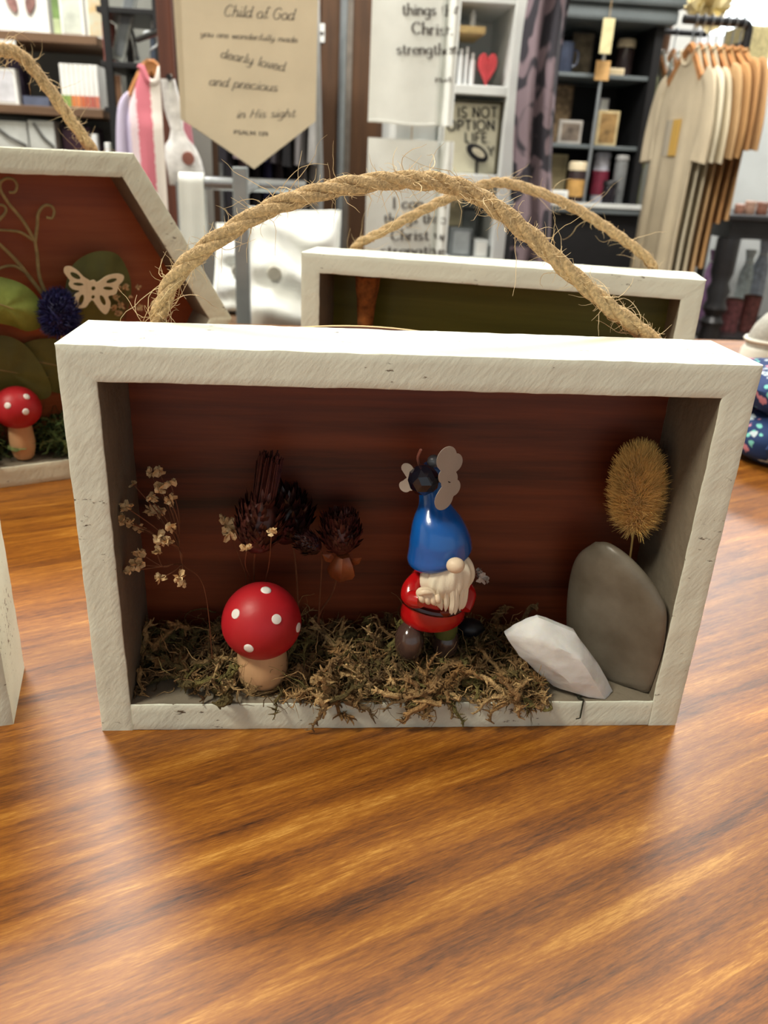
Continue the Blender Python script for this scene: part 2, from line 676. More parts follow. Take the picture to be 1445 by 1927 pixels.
def rope(pts, R, seed, hairs=420, long_hairs=26, steps=150, turns=7.0):
    "three twisted strands following pts, and the loose fibres standing off them"
    rnd = random.Random(seed)
    path = smooth_path(pts, steps)
    F = frames(path)
    bm = BM()
    sr = R*0.60
    for k in range(3):
        sp = []
        for i, p in enumerate(path):
            a = 2*PI*(k/3.0+turns*i/steps)
            wob = 1+0.25*noise.noise(Vector((i*0.09, k*9.0, seed)))
            sp.append(p+(F[i][1]*math.cos(a)+F[i][2]*math.sin(a))*R*0.47*wob)
        off = k*13.7+seed
        tube(bm, sp, [sr*(1+0.16*noise.noise(Vector((i*0.11, off, 1.0)))) for i in range(steps)], 18,
             rfun=lambda s, a, off=off: 1+0.13*noise.noise(Vector((math.cos(a-s*26)*3.1, math.sin(a-s*26)*3.1, s*7+off)))+0.05*math.sin(5*(a-s*40)))
    hb = BM()
    for h in range(hairs+long_hairs):
        i = rnd.randrange(2, steps-2)
        t, n, b = F[i]
        a = rnd.uniform(0, 2*PI)
        out = n*math.cos(a)+b*math.sin(a)
        p = path[i]+out*R*0.8
        lng = h >= hairs
        ln = rnd.uniform(0.010, 0.026) if lng else R*rnd.uniform(0.5, 1.6)*(1.0 if rnd.random() < .75 else 2.0)
        d = (out*rnd.uniform(0.3, 1.0)+t*rnd.choice((-1, 1))*rnd.uniform(0.4, 1.2)).normalized()
        m = 9 if lng else 5
        pp = [p-out*R*0.2]
        curl = Vector((rnd.gauss(0, 1), rnd.gauss(0, 1), rnd.gauss(0, 1)))*(0.42 if lng else 0.35)
        for j in range(m):
            pp.append(pp[-1]+d*ln/m)
            d = (d+curl*0.6+Vector((rnd.gauss(0, .22), rnd.gauss(0, .22), rnd.gauss(0, .22)))).normalized()
        rr = (0.00016 if lng else 0.00013)*(R/0.0028)**0.5
        tube(hb, pp, [rr*(1-0.7*j/m) for j in range(m+1)], 3, cap=False)
    return bm, hb


def add_rope(parent, pts, R, seed, local=False, **kw):
    a, b = rope(pts, R, seed, **kw)
    r = part('rope_handle', a, m_jute, parent, local=local, smooth=80, label='frayed twisted jute rope handle')
    part('loose_fibres', b, m_fuzz, r, local=local, kind='stuff', label='loose jute fibres')
    return r


def rect_box(t, W, H, D, th, tbot, paint, back, seed, lip=0.0):
    w = W/2
    o = [(-w, H), (w, H), (w, 0), (-w, 0)]
    i = [(-w+th, H-th), (w-th, H-th), (w-th, tbot), (-w+th, tbot)]
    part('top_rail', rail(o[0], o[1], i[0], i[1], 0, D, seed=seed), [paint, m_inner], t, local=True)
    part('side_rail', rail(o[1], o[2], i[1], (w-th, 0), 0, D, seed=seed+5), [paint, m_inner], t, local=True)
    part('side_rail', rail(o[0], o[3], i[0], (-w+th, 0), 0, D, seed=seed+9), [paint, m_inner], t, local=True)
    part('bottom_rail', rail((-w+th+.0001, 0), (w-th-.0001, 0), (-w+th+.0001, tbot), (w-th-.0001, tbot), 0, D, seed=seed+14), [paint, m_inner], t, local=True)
    bm = BM()
    # the thin panel bows a little above the top edge
    n = 40

    def top(u):
        x = -w+2*w*u
        return H-0.001+lip*max(0, 1-((u-0.42)/0.12)**2)
    for k in range(n):
        u0, u1 = k/n, (k+1)/n
        q = []
        for u in (u0, u1):
            x = -w+0.001+(2*w-0.002)*u
            q.append([bm.verts.new((x, y, z)) for y, z in ((D, 0.001), (D, top(u)), (D+0.0022, top(u)), (D+0.0022, 0.001))])
        for j in range(4):
            bm.faces.new((q[0][j], q[0][(j+1) % 4], q[1][(j+1) % 4], q[1][j]))
        if k == 0:
            bm.faces.new(q[0])
        if k == n-1:
            bm.faces.new(q[1][::-1])
    bmesh.ops.remove_doubles(bm, verts=bm.verts, dist=1e-6)
    bmesh.ops.recalc_face_normals(bm, faces=bm.faces)
    for f in bm.faces:
        f.material_index = 1 if f.normal.z > 0.5 else 0
    part('back_panel', bm, [back, m_ply], t, local=True, smooth=False)


# --- the gnome box
BW, BH, BD, BT, BB = 0.20, 0.1302, 0.035, 0.0103, 0.0105
gbox = thing('shadow_box', 'white rectangular shadow box with mahogany-brown back panel, holding gnome and spotted mushroom', 'shadow box', (0, 0, 0))
rect_box(gbox, BW, BH, BD, BT, BB, m_white, m_back, 1.0, lip=0.0016)
RY = BD+0.0055
rp = [at(300, 640, RY), at(298, 598, RY), at(330, 521, RY), at(400, 457, RY), at(500, 396, RY), at(600, 361, RY), at(700, 343, RY), at(790, 339, RY), at(868, 354, RY), at(940, 396, RY),
      at(1010, 455, RY), at(1080, 520, RY), at(1150, 580, RY), at(1218, 632, RY), at(1250, 668, RY)]
add_rope(gbox, rp, 0.0027, 3, hairs=1500, long_hairs=70, steps=190, turns=7.5)

# --- the green-backed box behind it
GX, GY, GA = 0.05689518, 0.17879, -0.25635611
gr = thing('shadow_box', 'white rectangular shadow box with olive green back panel, behind the gnome box', 'shadow box', (GX, GY, 0), GA)
rect_box(gr, 0.1976, 0.1352, 0.0318, 0.0098, 0.0105, m_white2, m_backg, 21.0)
Gm = PM[gr]


def atplane(px, py, p0, nrm):
    d = ray(px, py)
    return CAM+d*((p0-CAM).dot(nrm)/d.dot(nrm))


gn = Gm.to_3x3() @ Vector((0, 1, 0))
g0 = Gm @ Vector((0, 0.0318+0.0058, 0))
add_rope(gr, [atplane(x, y, g0, gn) for x, y in ((655, 500), (672, 462), (720, 436), (790, 398), (850, 370), (915, 347), (960, 346), (1040, 372), (1110, 408), (1165, 445), (1215, 484), (1236, 520))], 0.0025, 8, hairs=800, long_hairs=40, turns=8)

# --- the hexagonal box on the left
HX, HY, HA, HS, HT = -0.17386837, 0.22594247, 0.44984711, 0.10219, 0.0120
HD = 0.033
hx = thing('shadow_box', 'white hexagonal shadow box with leaves, tendrils and wooden butterfly inside', 'shadow box', (HX, HY, 0), HA)
HC = HS*math.sqrt(3)/2


def hexv(i, inner):
    R = HS-(HT*2/math.sqrt(3) if inner else 0)
    a = math.radians(60*i)
    return (R*math.cos(a), HC+R*math.sin(a))


for i in range(6):
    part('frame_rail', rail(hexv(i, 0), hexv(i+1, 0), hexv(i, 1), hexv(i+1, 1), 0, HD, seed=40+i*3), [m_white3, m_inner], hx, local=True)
bm = BM()
poly_solid(bm, [(hexv(i, 0)[0]*0.99, HC+(hexv(i, 0)[1]-HC)*0.99) for i in range(6)], HD, HD+0.0022)
part('back_panel', bm, m_backh, hx, local=True, smooth=False)
hn = PM[hx].to_3x3() @ Vector((0, 1, 0))


def hpt(px, py, y):
    "point on the plane y (depth inside the hexagonal box) seen at a pixel"
    return atplane(px, py, PM[hx] @ Vector((0, y, 0)), hn)


HR = HD+0.0066
add_rope(hx, [hpt(x, y, HR) for x, y in ((-245, 300), (-235, 262), (-200, 210), (-140, 150), (-70, 108), (0, 95), (40, 106), (85, 158), (130, 222), (170, 278), (190, 320))], 0.0032, 15, hairs=900, long_hairs=50, turns=6)

# --- a further box whose corner shows at the left edge
lb = atz(28, 1362)
lf = thing('shadow_box', 'white shadow box corner standing left of the gnome box', 'shadow box', (lb.x-0.093, lb.y-0.021, 0), 0.22)
rect_box(lf, 0.19, 0.125, 0.034, 0.0103, 0.0105, m_white2, m_back, 61.0)

# ================================================================ inside the gnome box
ZF = BB            # level of the box floor
m_red = mat('red_lacquer', s2l(184, 30, 40), 0.45, var=0.08, scale=60, bump=0.05, bscale=300)
m_dot = simple('white_paint_dot', (240, 236, 232), 0.45, var=0.02)
m_stem = mat('turned_pale_wood', s2l(206, 164, 122), 0.6, var=0.10, scale=90, stretch=(1, 1, 0.25), bump=0.08, bscale=200)


def ell_dot(bm, cen, rx, ry, rz, u, v, r, squash=1.0):
    "a round paint dot lying on an ellipsoid, u azimuth from the front, v elevation"
    d = Vector((math.sin(u)*math.cos(v), -math.cos(u)*math.cos(v), math.sin(v)))
    p = Vector((d.x*rx, d.y*ry, d.z*rz))
    nrm = Vector((d.x/rx, d.y/ry, d.z/rz)).normalized()
    a = nrm.cross(Vector((0, 0, 1))).normalized()
    b = a.cross(nrm)
    rings = []
    for q, h in ((1.0, -0.0002), (0.93, 0.00022), (0.5, 0.00034)):
        ring = []
        for k in range(16):
            t = 2*PI*k/16
            off = a*math.cos(t)*r*q + b*math.sin(t)*r*q*squash
            e = p+off
            # pull back onto the ellipsoid
            s = math.sqrt((e.x/rx)**2+(e.y/ry)**2+(e.z/rz)**2)
            ring.append(bm.verts.new(Vector(cen)+e/s+nrm*h))
        rings.append(ring)
    for A, B in zip(rings[:-1], rings[1:]):
        for k in range(16):
            bm.faces.new((A[k], A[(k+1) % 16], B[(k+1) % 16], B[k]))
    bm.faces.new(rings[-1])
    return bm


def mushroom(base, cap_r, cap_h, stem_r, stem_h, label, dots, dot_r):
    t = thing('toy_mushroom', label, 'mushroom ornament', base)
    b = Vector(base)
    bm = BM()
    prof = [(0, 0), (stem_r*0.62, 0.0), (stem_r*0.80, stem_h*0.07), (stem_r*0.97, stem_h*0.32), (stem_r, stem_h*0.52), (stem_r*0.96, stem_h*0.75), (stem_r*0.88, stem_h), (stem_r*0.84, stem_h*1.15), (0, stem_h*1.16)]
    lathe(bm, prof, 40, b)
    part('stem', bm, m_stem, t)
    cc = b+Vector((0, 0, stem_h*1.0+cap_h*0.40))
    bm = BM()
    prof = []
    low = -0.42*cap_h
    for k in range(26):
        a = -PI/2+PI*k/25
        r, z = cap_r*math.cos(a), cap_h*0.5*math.sin(a)*(1.12 if a > 0 else 1.0)
        prof.append((max(r, 0 if k not in (0, 25) else 0), z))
    prof[0] = (0, prof[0][1])
    prof[-1] = (0, prof[-1][1])
    lathe(bm, prof, 48, cc)
    c = part('cap', bm, m_red, t)
    for u, v, s in dots:
        bm = BM()
        ell_dot(bm, cc, cap_r, cap_r, cap_h*0.5*(1.12 if v > 0 else 1.0), u, v, dot_r*s, 1.0)
        part('dot', bm, m_dot, c, smooth=60)
    return t


mb = atz(491, 1306, ZF)
mb.y += 0.0065
mb.x = at(494, 1270, mb.y).x
MR = (at(571, 1165, mb.y)-at(418, 1165, mb.y)).length/2
print('mushroom', mb, MR)
mushroom(mb+Vector((0, 0, 0.0004)), MR*0.985, 0.0245, MR*0.655, 0.0145, 'red mushroom with white dots on a pale wooden stem, beside the gnome',
         [(-0.78, 0.62, 1), (0.52, 0.56, 1), (1.22, 0.06, 1), (-0.25, -0.16, 1), (0.8, 1.38, 1.05), (2.6, 0.4, 1), (-2.1, 0.2, 1)], 0.00175)

# ---------------------------------------------------------------- the gnome
m_blue = mat('glossy_blue_glaze', s2l(18, 92, 178), 0.22, var=0.06, scale=80, coat=0.8, bump=0.08, bscale=160)
m_coat = mat('glossy_red_glaze', s2l(190, 18, 22), 0.25, var=0.10, scale=90, coat=0.6, bump=0.10, bscale=220)
m_belt = mat('dark_red_belt', s2l(64, 10, 8), 0.25, var=0.1, coat=0.5)
m_beard = mat('cream_clay_beard', s2l(238, 228, 206), 0.62, var=0.04, scale=150, bump=0.25, bscale=260, stretch=(1, 1, .3))
m_nose = mat('pale_clay_skin', s2l(240, 218, 190), 0.45, var=0.04, scale=100)
m_boot = mat('brown_glazed_boot', s2l(78, 58, 52), 0.18, var=0.1, coat=0.8)
m_pants = mat('olive_glazed_trousers', s2l(92, 98, 50), 0.4, var=0.1)

GYp = 0.0165                       # depth of the gnome inside the box


def gp(px, py, dy=0.0):
    return at(px, py, GYp+dy)


px_m = 1.0/(gp(900, 1100)-gp(800, 1100)).length*100      # pixels per metre at the gnome
gb = gp(785, 1243)
gnome = thing('garden_gnome', 'small clay gnome with blue pointed hat, red coat and white beard', 'gnome figurine', gb)


def U(p):
    return p/px_m


def ellip(bm, c, rx, ry, rz, mtx=None, sub=3, amp=0, freq=2, seed=0):
    return blob(bm, c, (rx, ry, rz), sub, amp, freq, seed, mtx)


# boots
bm = BM()
ellip(bm, gp(770, 1206, -0.003), U(28), U(34), U(40), seed=1, amp=0.05)
for v in bm.verts:
    if v.co.z < gb.z+0.0005:
        v.co.z = gb.z+0.0005
part('boot', bm, m_boot, gnome)
bm = BM()
ellip(bm, gp(838, 1208, 0.002), U(26), U(32), U(38), seed=2, amp=0.05)
part('boot', bm, m_boot, gnome)
# trousers
for cx, cy in ((776, 1184), (838, 1186)):
    bm = BM()
    c = gp(cx, cy, 0.0005)
    lathe(bm, [(0, -U(12)), (U(20), -U(11)), (U(23), 0), (U(23), U(18)), (0, U(20))], 24, c)
    part('trouser_leg', bm, m_pants, gnome)
# coat: a bell, wider below, leaning a little to the right
bm = BM()
c0 = gp(813, 1166, 0.001)
c1 = gp(814, 1062, 0.001)
hgt = (c1-c0).length*1.04
mt = Matrix.Rotation(-0.03, 3, 'Y')
prof = [(0, U(8)), (U(44), U(5)), (U(56), U(1)), (U(61), U(7)), (U(61.5), U(20)), (U(58), U(36)), (U(56), U(46)), (U(56), U(62)), (U(51), U(78)), (U(42), U(96)), (U(32), U(110)), (U(18), U(120)), (0, U(123))]
lathe(bm, prof, 44, c0, sy=0.82, mtx=mt, rfun=lambda a, z: 1+0.025*math.sin(3*a+z*300))
coat = part('coat', bm, m_coat, gnome)
# belt
bm = BM()
pts = [c0+Vector((math.cos(a)*U(57.5), math.sin(a)*U(57.5)*0.82, U(47)+math.sin(a*2+0.5)*U(4)-math.sin(a)*U(-3))) for a in [2*PI*k/40 for k in range(41)]]
tube(bm, pts, U(7), 8, cap=False)
belt = part('belt', bm, m_belt, gnome)
bm = BM()
ellip(bm, c0+Vector((U(14), -U(49), U(44))), U(11), U(5), U(8), seed=3)
part('buckle', bm, mat('bronze_buckle', s2l(120, 46, 24), 0.3, var=.1, metal=.3), belt)
# sleeve on the viewer's left, bent across the belly
bm = BM()
pp = smooth_path([gp(790, 1082, -0.004), gp(776, 1104, -0.008), gp(774, 1124, -0.011), gp(794, 1130, -0.0145)], 14)
tube(bm, pp, [U(v) for v in (10, 13, 15, 16, 17, 18, 18, 18, 18, 17, 17, 16, 15, 13)], 16)
part('sleeve', bm, m_coat, gnome)
bm = BM()
pp = smooth_path([gp(862, 1092, 0.000), gp(880, 1118, -0.004), gp(872, 1146, -0.008)], 10)
tube(bm, pp, [U(v) for v in (12, 14, 15, 16, 16, 16, 15, 15, 14, 13)], 14)
part('sleeve', bm, m_coat, gnome)
# hand: palm, four fingers and a thumb, resting on the belly
bm = BM()
hc = gp(802, 1118, -0.0165)
ellip(bm, hc, U(19), U(11), U(13), amp=0.08, seed=4, mtx=Matrix.Rotation(0.25, 3, 'Y'))
for k, (dx, dy, ln) in enumerate(((-8, 12, 13), (2, 15, 14), (12, 16, 13), (20, 13, 11))):
    a = hc+Vector((U(dx-2), -U(5), U(2)))
    b = hc+Vector((U(dx), -U(8), -U(dy-6)))
    c = hc+Vector((U(dx+4), -U(4), -U(dy)))
    tube(bm, smooth_path([a, b, c], 7), [U(4.2), U(5.6), U(5.8), U(5.6), U(5.2), U(4.6), U(2.6)], 10)
tube(bm, smooth_path([hc+Vector((-U(14), -U(6), U(4))), hc+Vector((-U(4), -U(10), U(10))), hc+Vector((U(8), -U(10), U(8)))], 7), [U(4), U(5.4), U(5.6), U(5.4), U(5), U(4.4), U(2.5)], 10)
part('hand', bm, m_nose, gnome)
# beard: a shield of overlapping locks, with a mesh body beneath
bm = BM()
bc = gp(840, 1086, -0.0090)
ellip(bm, bc, U(48), U(35), U(54), amp=0.04, seed=6, sub=5)
rnd = random.Random(5)
for v in bm.verts:                       # narrow towards the chin, grooved by strands
    k = (v.co.z-bc.z)/U(57)
    w = 1.0 if k > -0.1 else 1.0-0.40*(-k-0.1)**1.5
    d = v.co-bc
    a = math.atan2(d.x, -d.y)
    g = 1+0.028*math.sin(a*13+k*2.5+2*noise.noise(Vector((a*2, k, 7))))+0.07*noise.noise(Vector((a*6, k*1.0, 2)))*min(1, 1.1-k)
    v.co = bc+Vector((d.x*w*g+U(5)*k, d.y*w*g, d.z))
beard = part('beard', bm, m_beard, gnome, smooth=80)
rl = random.Random(17)
for k in range(11):
    u = -1.0+1.95*k/10+rl.uniform(-.06, .06)
    lk = rl.uniform(.75, 1.1)
    top = bc+Vector((U(43)*math.sin(u), -U(32)*math.cos(u), U(2)))
    tip = bc+Vector((U(33)*math.sin(u)+U(6), -U(27)*math.cos(u), -U((61-10*abs(u-0.25)*1.3)*(.86+.16*lk))))
    bm = BM()
    tube(bm, smooth_path([top, top.lerp(tip, 0.55)+Vector((U(rl.uniform(-5, 5)), U(2), 0)), tip], 9), [U(v*lk) for v in (1.5, 3.5, 5, 5.6, 6, 6, 5.4, 4, 1.2)], 8)
    part('lock', bm, m_beard, beard)
bm = BM()
ellip(bm, gp(857, 1064, -0.0175), U(16), U(14), U(14), sub=3)
part('nose', bm, m_nose, gnome)
# hat: a bell with a rolled brim drooping to the left, drawn out to a bent tip
bm = BM()
axis = smooth_path([gp(826, 1048, -0.0055), gp(828, 1026, -0.0055), gp(827, 1000, -0.0055), gp(824, 970, -0.004), gp(818, 945, -0.002), gp(813, 920, 0.0), gp(811, 895, 0.001), gp(813, 876, 0.002), gp(816, 866, 0.003)], 34)
rad = [50, 56, 57, 56, 55, 54, 53, 52, 50, 48.5, 46.5, 44, 41, 37.5, 34, 31, 28.5, 27, 26, 25.5, 25, 24.5, 24, 23, 22, 21, 20, 19, 18, 17, 15, 13, 9, 3]
rings = []
for i, p in enumerate(axis):
    f = i/33
    ring = []
    for k in range(40):
        a = 2*PI*k/40
        r = U(rad[i])*(1+0.02*math.sin(2*a+f*6))
        tilt = max(0, 1-f*3.0)
        co = p+Vector((math.cos(a)*r, math.sin(a)*r*0.95, math.cos(a)*U(15)*tilt+math.sin(a)*U(6)*tilt))
        ring.append(bm.verts.new(co))
    rings.append(ring)
for A, B in zip(rings[:-1], rings[1:]):
    for k in range(40):
        bm.faces.new((A[k], A[(k+1) % 40], B[(k+1) % 40], B[k]))
bm.faces.new(rings[0][::-1])
bm.faces.new(rings[-1])
part('hat', bm, m_blue, gnome, smooth=70)

# ---------------------------------------------------------------- bead insect on the hat tip
m_bead = mat('black_glass_bead', (0.006, 0.006, 0.012), 0.08, var=0.0, coat=0.5)
m_wing = mat('pale_translucent_plastic', s2l(206, 196, 186), 0.35, var=0.05, scale=60, trans=0.25)
bz = thing('bead_insect', 'faceted black bead with pale translucent lobed wings at the tip of the blue hat', 'bead ornament', gp(797, 925, -0.012))
bm = BM()
blob(bm, gp(797, 903, -0.0105), U(27), sub=2)
rotbm(bm, 0.4, 'Z', gp(797, 903, -0.0105))
part('bead', bm, m_bead, bz, smooth=False)
bm = BM()
blob(bm, gp(816, 868, -0.005), U(12), sub=2)
part('small_bead', bm, mat('clear_grey_bead', s2l(120, 124, 132), 0.12, var=0.1, coat=.6), bz)
bm = BM()
tube(bm, smooth_path([gp(790, 880, -0.006), gp(786, 862, -0.008), gp(792, 846, -0.01)], 8), U(2.4), 6)
part('antenna', bm, mat('pinkish_wire', s2l(170, 110, 96), 0.5), bz)
bm = BM()
tube(bm, smooth_path([gp(776, 905, -0.008), gp(820, 902, -0.010), gp(846, 902, -0.013)], 8), U(6), 8)
part('pin', bm, m_bead, bz)


def lobes(cs, n=120):
    "outline of a union of circles (cx, cy, r) seen from the middle"
    mx = sum(c[0] for c in cs)/len(cs)
    my = sum(c[1] for c in cs)/len(cs)
    out = []
    for k in range(n):
        a = 2*PI*k/n
        d = (math.cos(a), math.sin(a))
        best = 4.0
        for cx, cy, r in cs:
            ox, oy = cx-mx, cy-my
            b = ox*d[0]+oy*d[1]
            q = r*r-(ox*ox+oy*oy-b*b)
            if q > 0:
                best = max(best, b+math.sqrt(q))
        out.append((mx+d[0]*best, my+d[1]*best))
    return out


def wing(circles, dy, twist, name='wing'):
    o = lobes(circles)
    bm = BM()
    cen = Vector((sum(p[0] for p in o)/len(o), 0, 0))
    f, b = [], []
    c = gp(cen.x, 900, dy)
    for x, y in o:
        q = gp(x, y, dy)
        off = (x-cen.x)/px_m
        f.append(bm.verts.new(Vector((q.x, q.y+off*twist, q.z))))
        b.append(bm.verts.new(Vector((q.x, q.y+off*twist+0.00035, q.z))))
    bm.faces.new(f)
    bm.faces.new(b[::-1])
    n = len(f)
    for k in range(n):
        bm.faces.new((f[k], b[k], b[(k+1) % n], f[(k+1) % n]))
    bmesh.ops.recalc_face_normals(bm, faces=bm.faces)
    return part(name, bm, m_wing, bz, smooth=False)


wing([(840, 862, 22), (858, 876, 17), (836, 892, 14), (834, 935, 20), (855, 922, 15), (846, 905, 18)], -0.0135, 0.8)
wing([(767, 884, 11), (762, 918, 10), (770, 912, 11), (775, 900, 8)], -0.0075, -0.6)

# ---------------------------------------------------------------- stone and crystal
m_stone = mat('grey_river_stone', s2l(116, 109, 97), 0.36, var=0.10, scale=70, bump=0.06, bscale=420, col2=s2l(94, 86, 73))


def outline_body(px, Yc, thick, name, m, label, cat, amp=0.0, lean=0.0, power=0.5, seed=0, rings=9, zmin=None, facet=False, vlean=0.0, turn=0.0, xmax=None):
    "a rounded solid whose widest section is the given outline; it bulges to front and back"
    xm = sum(x for x, y in px)/len(px)
    pts = [at(x, y, Yc+turn*(x-xm)) for x, y in px]
    n = 64
    pts = smooth_path(pts+[pts[0]], n+1)[:-1]
    cen = sum(pts, Vector())/n
    bm = BM()
    grid = []
    for j in range(-rings, rings+1):
        a = (PI/2)*j/rings
        s, y = math.cos(a)**power, math.sin(a)*thick
        ring = []
        for p in pts:
            d = p-cen
            q = cen+d*max(s, 0.02)+Vector((0, y, 0))
            q.y += (q.z-cen.z)*lean + (q.x-cen.x)*vlean
            if amp:
                k = noise.noise(q*220+Vector((seed, 0, 0)))*amp+noise.noise(q*70+Vector((0, seed, 0)))*amp*1.8
                q += Vector((d.x, math.copysign(thick, y), d.z)).normalized()*k
            if xmax is not None and q.x > xmax:
                q.x = xmax
            if zmin is not None and q.z < zmin:
                q.z = zmin
            ring.append(bm.verts.new(q))
        grid.append(ring)
    for A, B in zip(grid[:-1], grid[1:]):
        for k in range(n):
            bm.faces.new((A[k], A[(k+1) % n], B[(k+1) % n], B[k]))
    bm.faces.new(grid[0][::-1])
    bm.faces.new(grid[-1])
    bmesh.ops.recalc_face_normals(bm, faces=bm.faces)
    return single(name, bm, m, label, cat, smooth=25 if facet else 80)


xr_in = BW/2-BT-.0004         # the stone leans on the inside of the side rail
outline_body([(1122, 1021), (1150, 1024), (1190, 1052), (1230, 1098), (1250, 1135), (1252, 1170), (1246, 1230), (1228, 1285), (1214, 1304), (1180, 1300), (1130, 1290), (1085, 1262), (1070, 1220),
              (1067, 1150), (1074, 1085), (1090, 1045)], 0.0138, 0.0062, 'river_stone', m_stone, 'smooth dark grey standing stone in the corner of the gnome box', 'stone', power=0.42, zmin=ZF+0.0002, turn=-0.00012, xmax=xr_in)
m_quartz = mat('milky_quartz', s2l(236, 238, 238), 0.25, var=0.05, scale=140, bump=0.14, bscale=400, sss=0.45, coat=0.3)
QY = 0.0062
bm = BM()
qo = [(952, 1194), (968, 1180), (985, 1172), (1012, 1160), (1035, 1170), (1062, 1188), (1080, 1188), (1094, 1208), (1110, 1240), (1126, 1250), (1140, 1282), (1152, 1302), (1146, 1322), (1110, 1324), (1085, 1312), (1040, 1288), (1010, 1262), (975, 1232)]
qin = [(1000, 1190, -.0040), (1040, 1200, -.0058), (1078, 1216, -.0066), (1098, 1246, -.0068), (1112, 1270, -.0064), (1130, 1300, -.0050), (1020, 1230, -.0052), (1060, 1262, -.0058), (1090, 1296, -.0046), (980, 1205, -.0026), (1045, 1182, -.0022), (1120, 1262, -.003)]
for x, y in qo:
    for dy in (-.0008, .0016):
        p = at(x, y, QY)
        bm.verts.new(Vector((p.x, p.y+dy, max(p.z, ZF+.0002))))
for x, y, dy in qin:
    p = at(x, y, QY)
    bm.verts.new(p+Vector((0, dy, 0)))
    bm.verts.new(p+Vector((0, -dy*.7, .0006)))
hull = bmesh.ops.convex_hull(bm, input=list(bm.verts))
bmesh.ops.delete(bm, geom=[v for v in bm.verts if not v.link_faces], context='VERTS')
bmesh.ops.subdivide_edges(bm, edges=list(bm.edges), cuts=3, use_grid_fill=True)
for v in bm.verts:
    k = noise.cell(v.co*330)
    v.co += v.normal*(.0002*noise.noise(v.co*420)+.0006*noise.noise(v.co*150))
    v.co.z = max(v.co.z, ZF+.0002)
bmesh.ops.recalc_face_normals(bm, faces=bm.faces)
single('quartz_chunk', bm, m_quartz, 'rough white quartz chunk leaning in front of the grey stone', 'crystal', smooth=32)

# the dark lump behind the gnome
bm = BM()
blob(bm, at(886, 1181, 0.024), (0.0052, 0.004, 0.0035), 2, 0.2, 2, 7)
for v in bm.verts:
    v.co.z = max(v.co.z, ZF+.0002) if v.co.z < ZF+.001 else v.co.z
single('black_pebble', bm, mat('black_pebble', (0.008, 0.008, 0.012), 0.4, var=.1), 'small black pebble in the moss behind the gnome', 'pebble')

# ---------------------------------------------------------------- bunny tail grass head
m_tail = mat('golden_tail_grass', s2l(246, 206, 122), 0.8, var=0.10, scale=200, sheen=0.3)


def bunny_tail(c, ax, rx, rz, label, hairs, seed, stem_to, hl=0.006):
    t = thing('bunny_tail_grass', label, 'dried flower', stem_to)
    rnd = random.Random(seed)
    mt = ax.to_track_quat('Z', 'Y').to_matrix()
    bm = BM()
    blob(bm, c, (rx*0.66, rx*0.66, rz*0.78), 3, 0.1, 3, seed, mt)
    part('seed_head', bm, m_tail, t)
    bm = BM()
    for h in range(hairs):
        u, v = rnd.uniform(0, 2*PI), math.asin(rnd.uniform(-1, 1))
        d = Vector((math.cos(u)*math.cos(v), math.sin(u)*math.cos(v), math.sin(v)))
        p = c+mt @ Vector((d.x*rx*.6, d.y*rx*.6, d.z*rz*.72))
        dr = (mt @ Vector((d.x*rz, d.y*rz, d.z*rx*1.2))).normalized()*0.75+ax*0.75
        dr = (dr+Vector((rnd.gauss(0, .22), rnd.gauss(0, .22), rnd.gauss(0, .22)))).normalized()
        ln = hl*rnd.uniform(0.6, 1.15)
        bend = (dr+Vector((rnd.gauss(0, .2), rnd.gauss(0, .2), rnd.gauss(0, .2)))).normalized()
        tube(bm, [p, p+dr*ln*.5, p+dr*ln*.5+bend*ln*.5], [0.00011, 0.00009, 0.00003], 3, cap=False)
    part('hairs', bm, m_tail, t, kind='stuff')
    bm = BM()
    tube(bm, smooth_path([c-ax*rz*.6, (c-ax*rz).lerp(Vector(stem_to), .4)+Vector((0, .001, 0)), Vector(stem_to)], 12), 0.00035, 6)
    part('stem', bm, m_tail, t)
    return t


tc_ = at(1199, 926, 0.0225)
bunny_tail(tc_, (at(1206, 830, 0.0225)-at(1190, 1020, 0.0225)).normalized(), 0.0084, 0.0176, 'fluffy golden bunny tail grass head above the grey stone', 9000, 4, (at(1180, 1160, 0.029).x, 0.029, ZF+0.0003), hl=0.0062)

# ---------------------------------------------------------------- moss
m_moss = mat('dry_moss', (0.95, 0.95, 0.95), 0.9, var=0.25, scale=700, attr='Col', bump=0.6, bscale=1800)
DRY = [s2l(150, 118, 78), s2l(180, 146, 98), s2l(206, 172, 120), s2l(118, 94, 62), s2l(104, 90, 52), s2l(126, 116, 66), s2l(164, 126, 80)]
GRN = [s2l(56, 84, 50), s2l(80, 112, 64), s2l(108, 136, 78), s2l(40, 62, 38), s2l(128, 144, 88)]


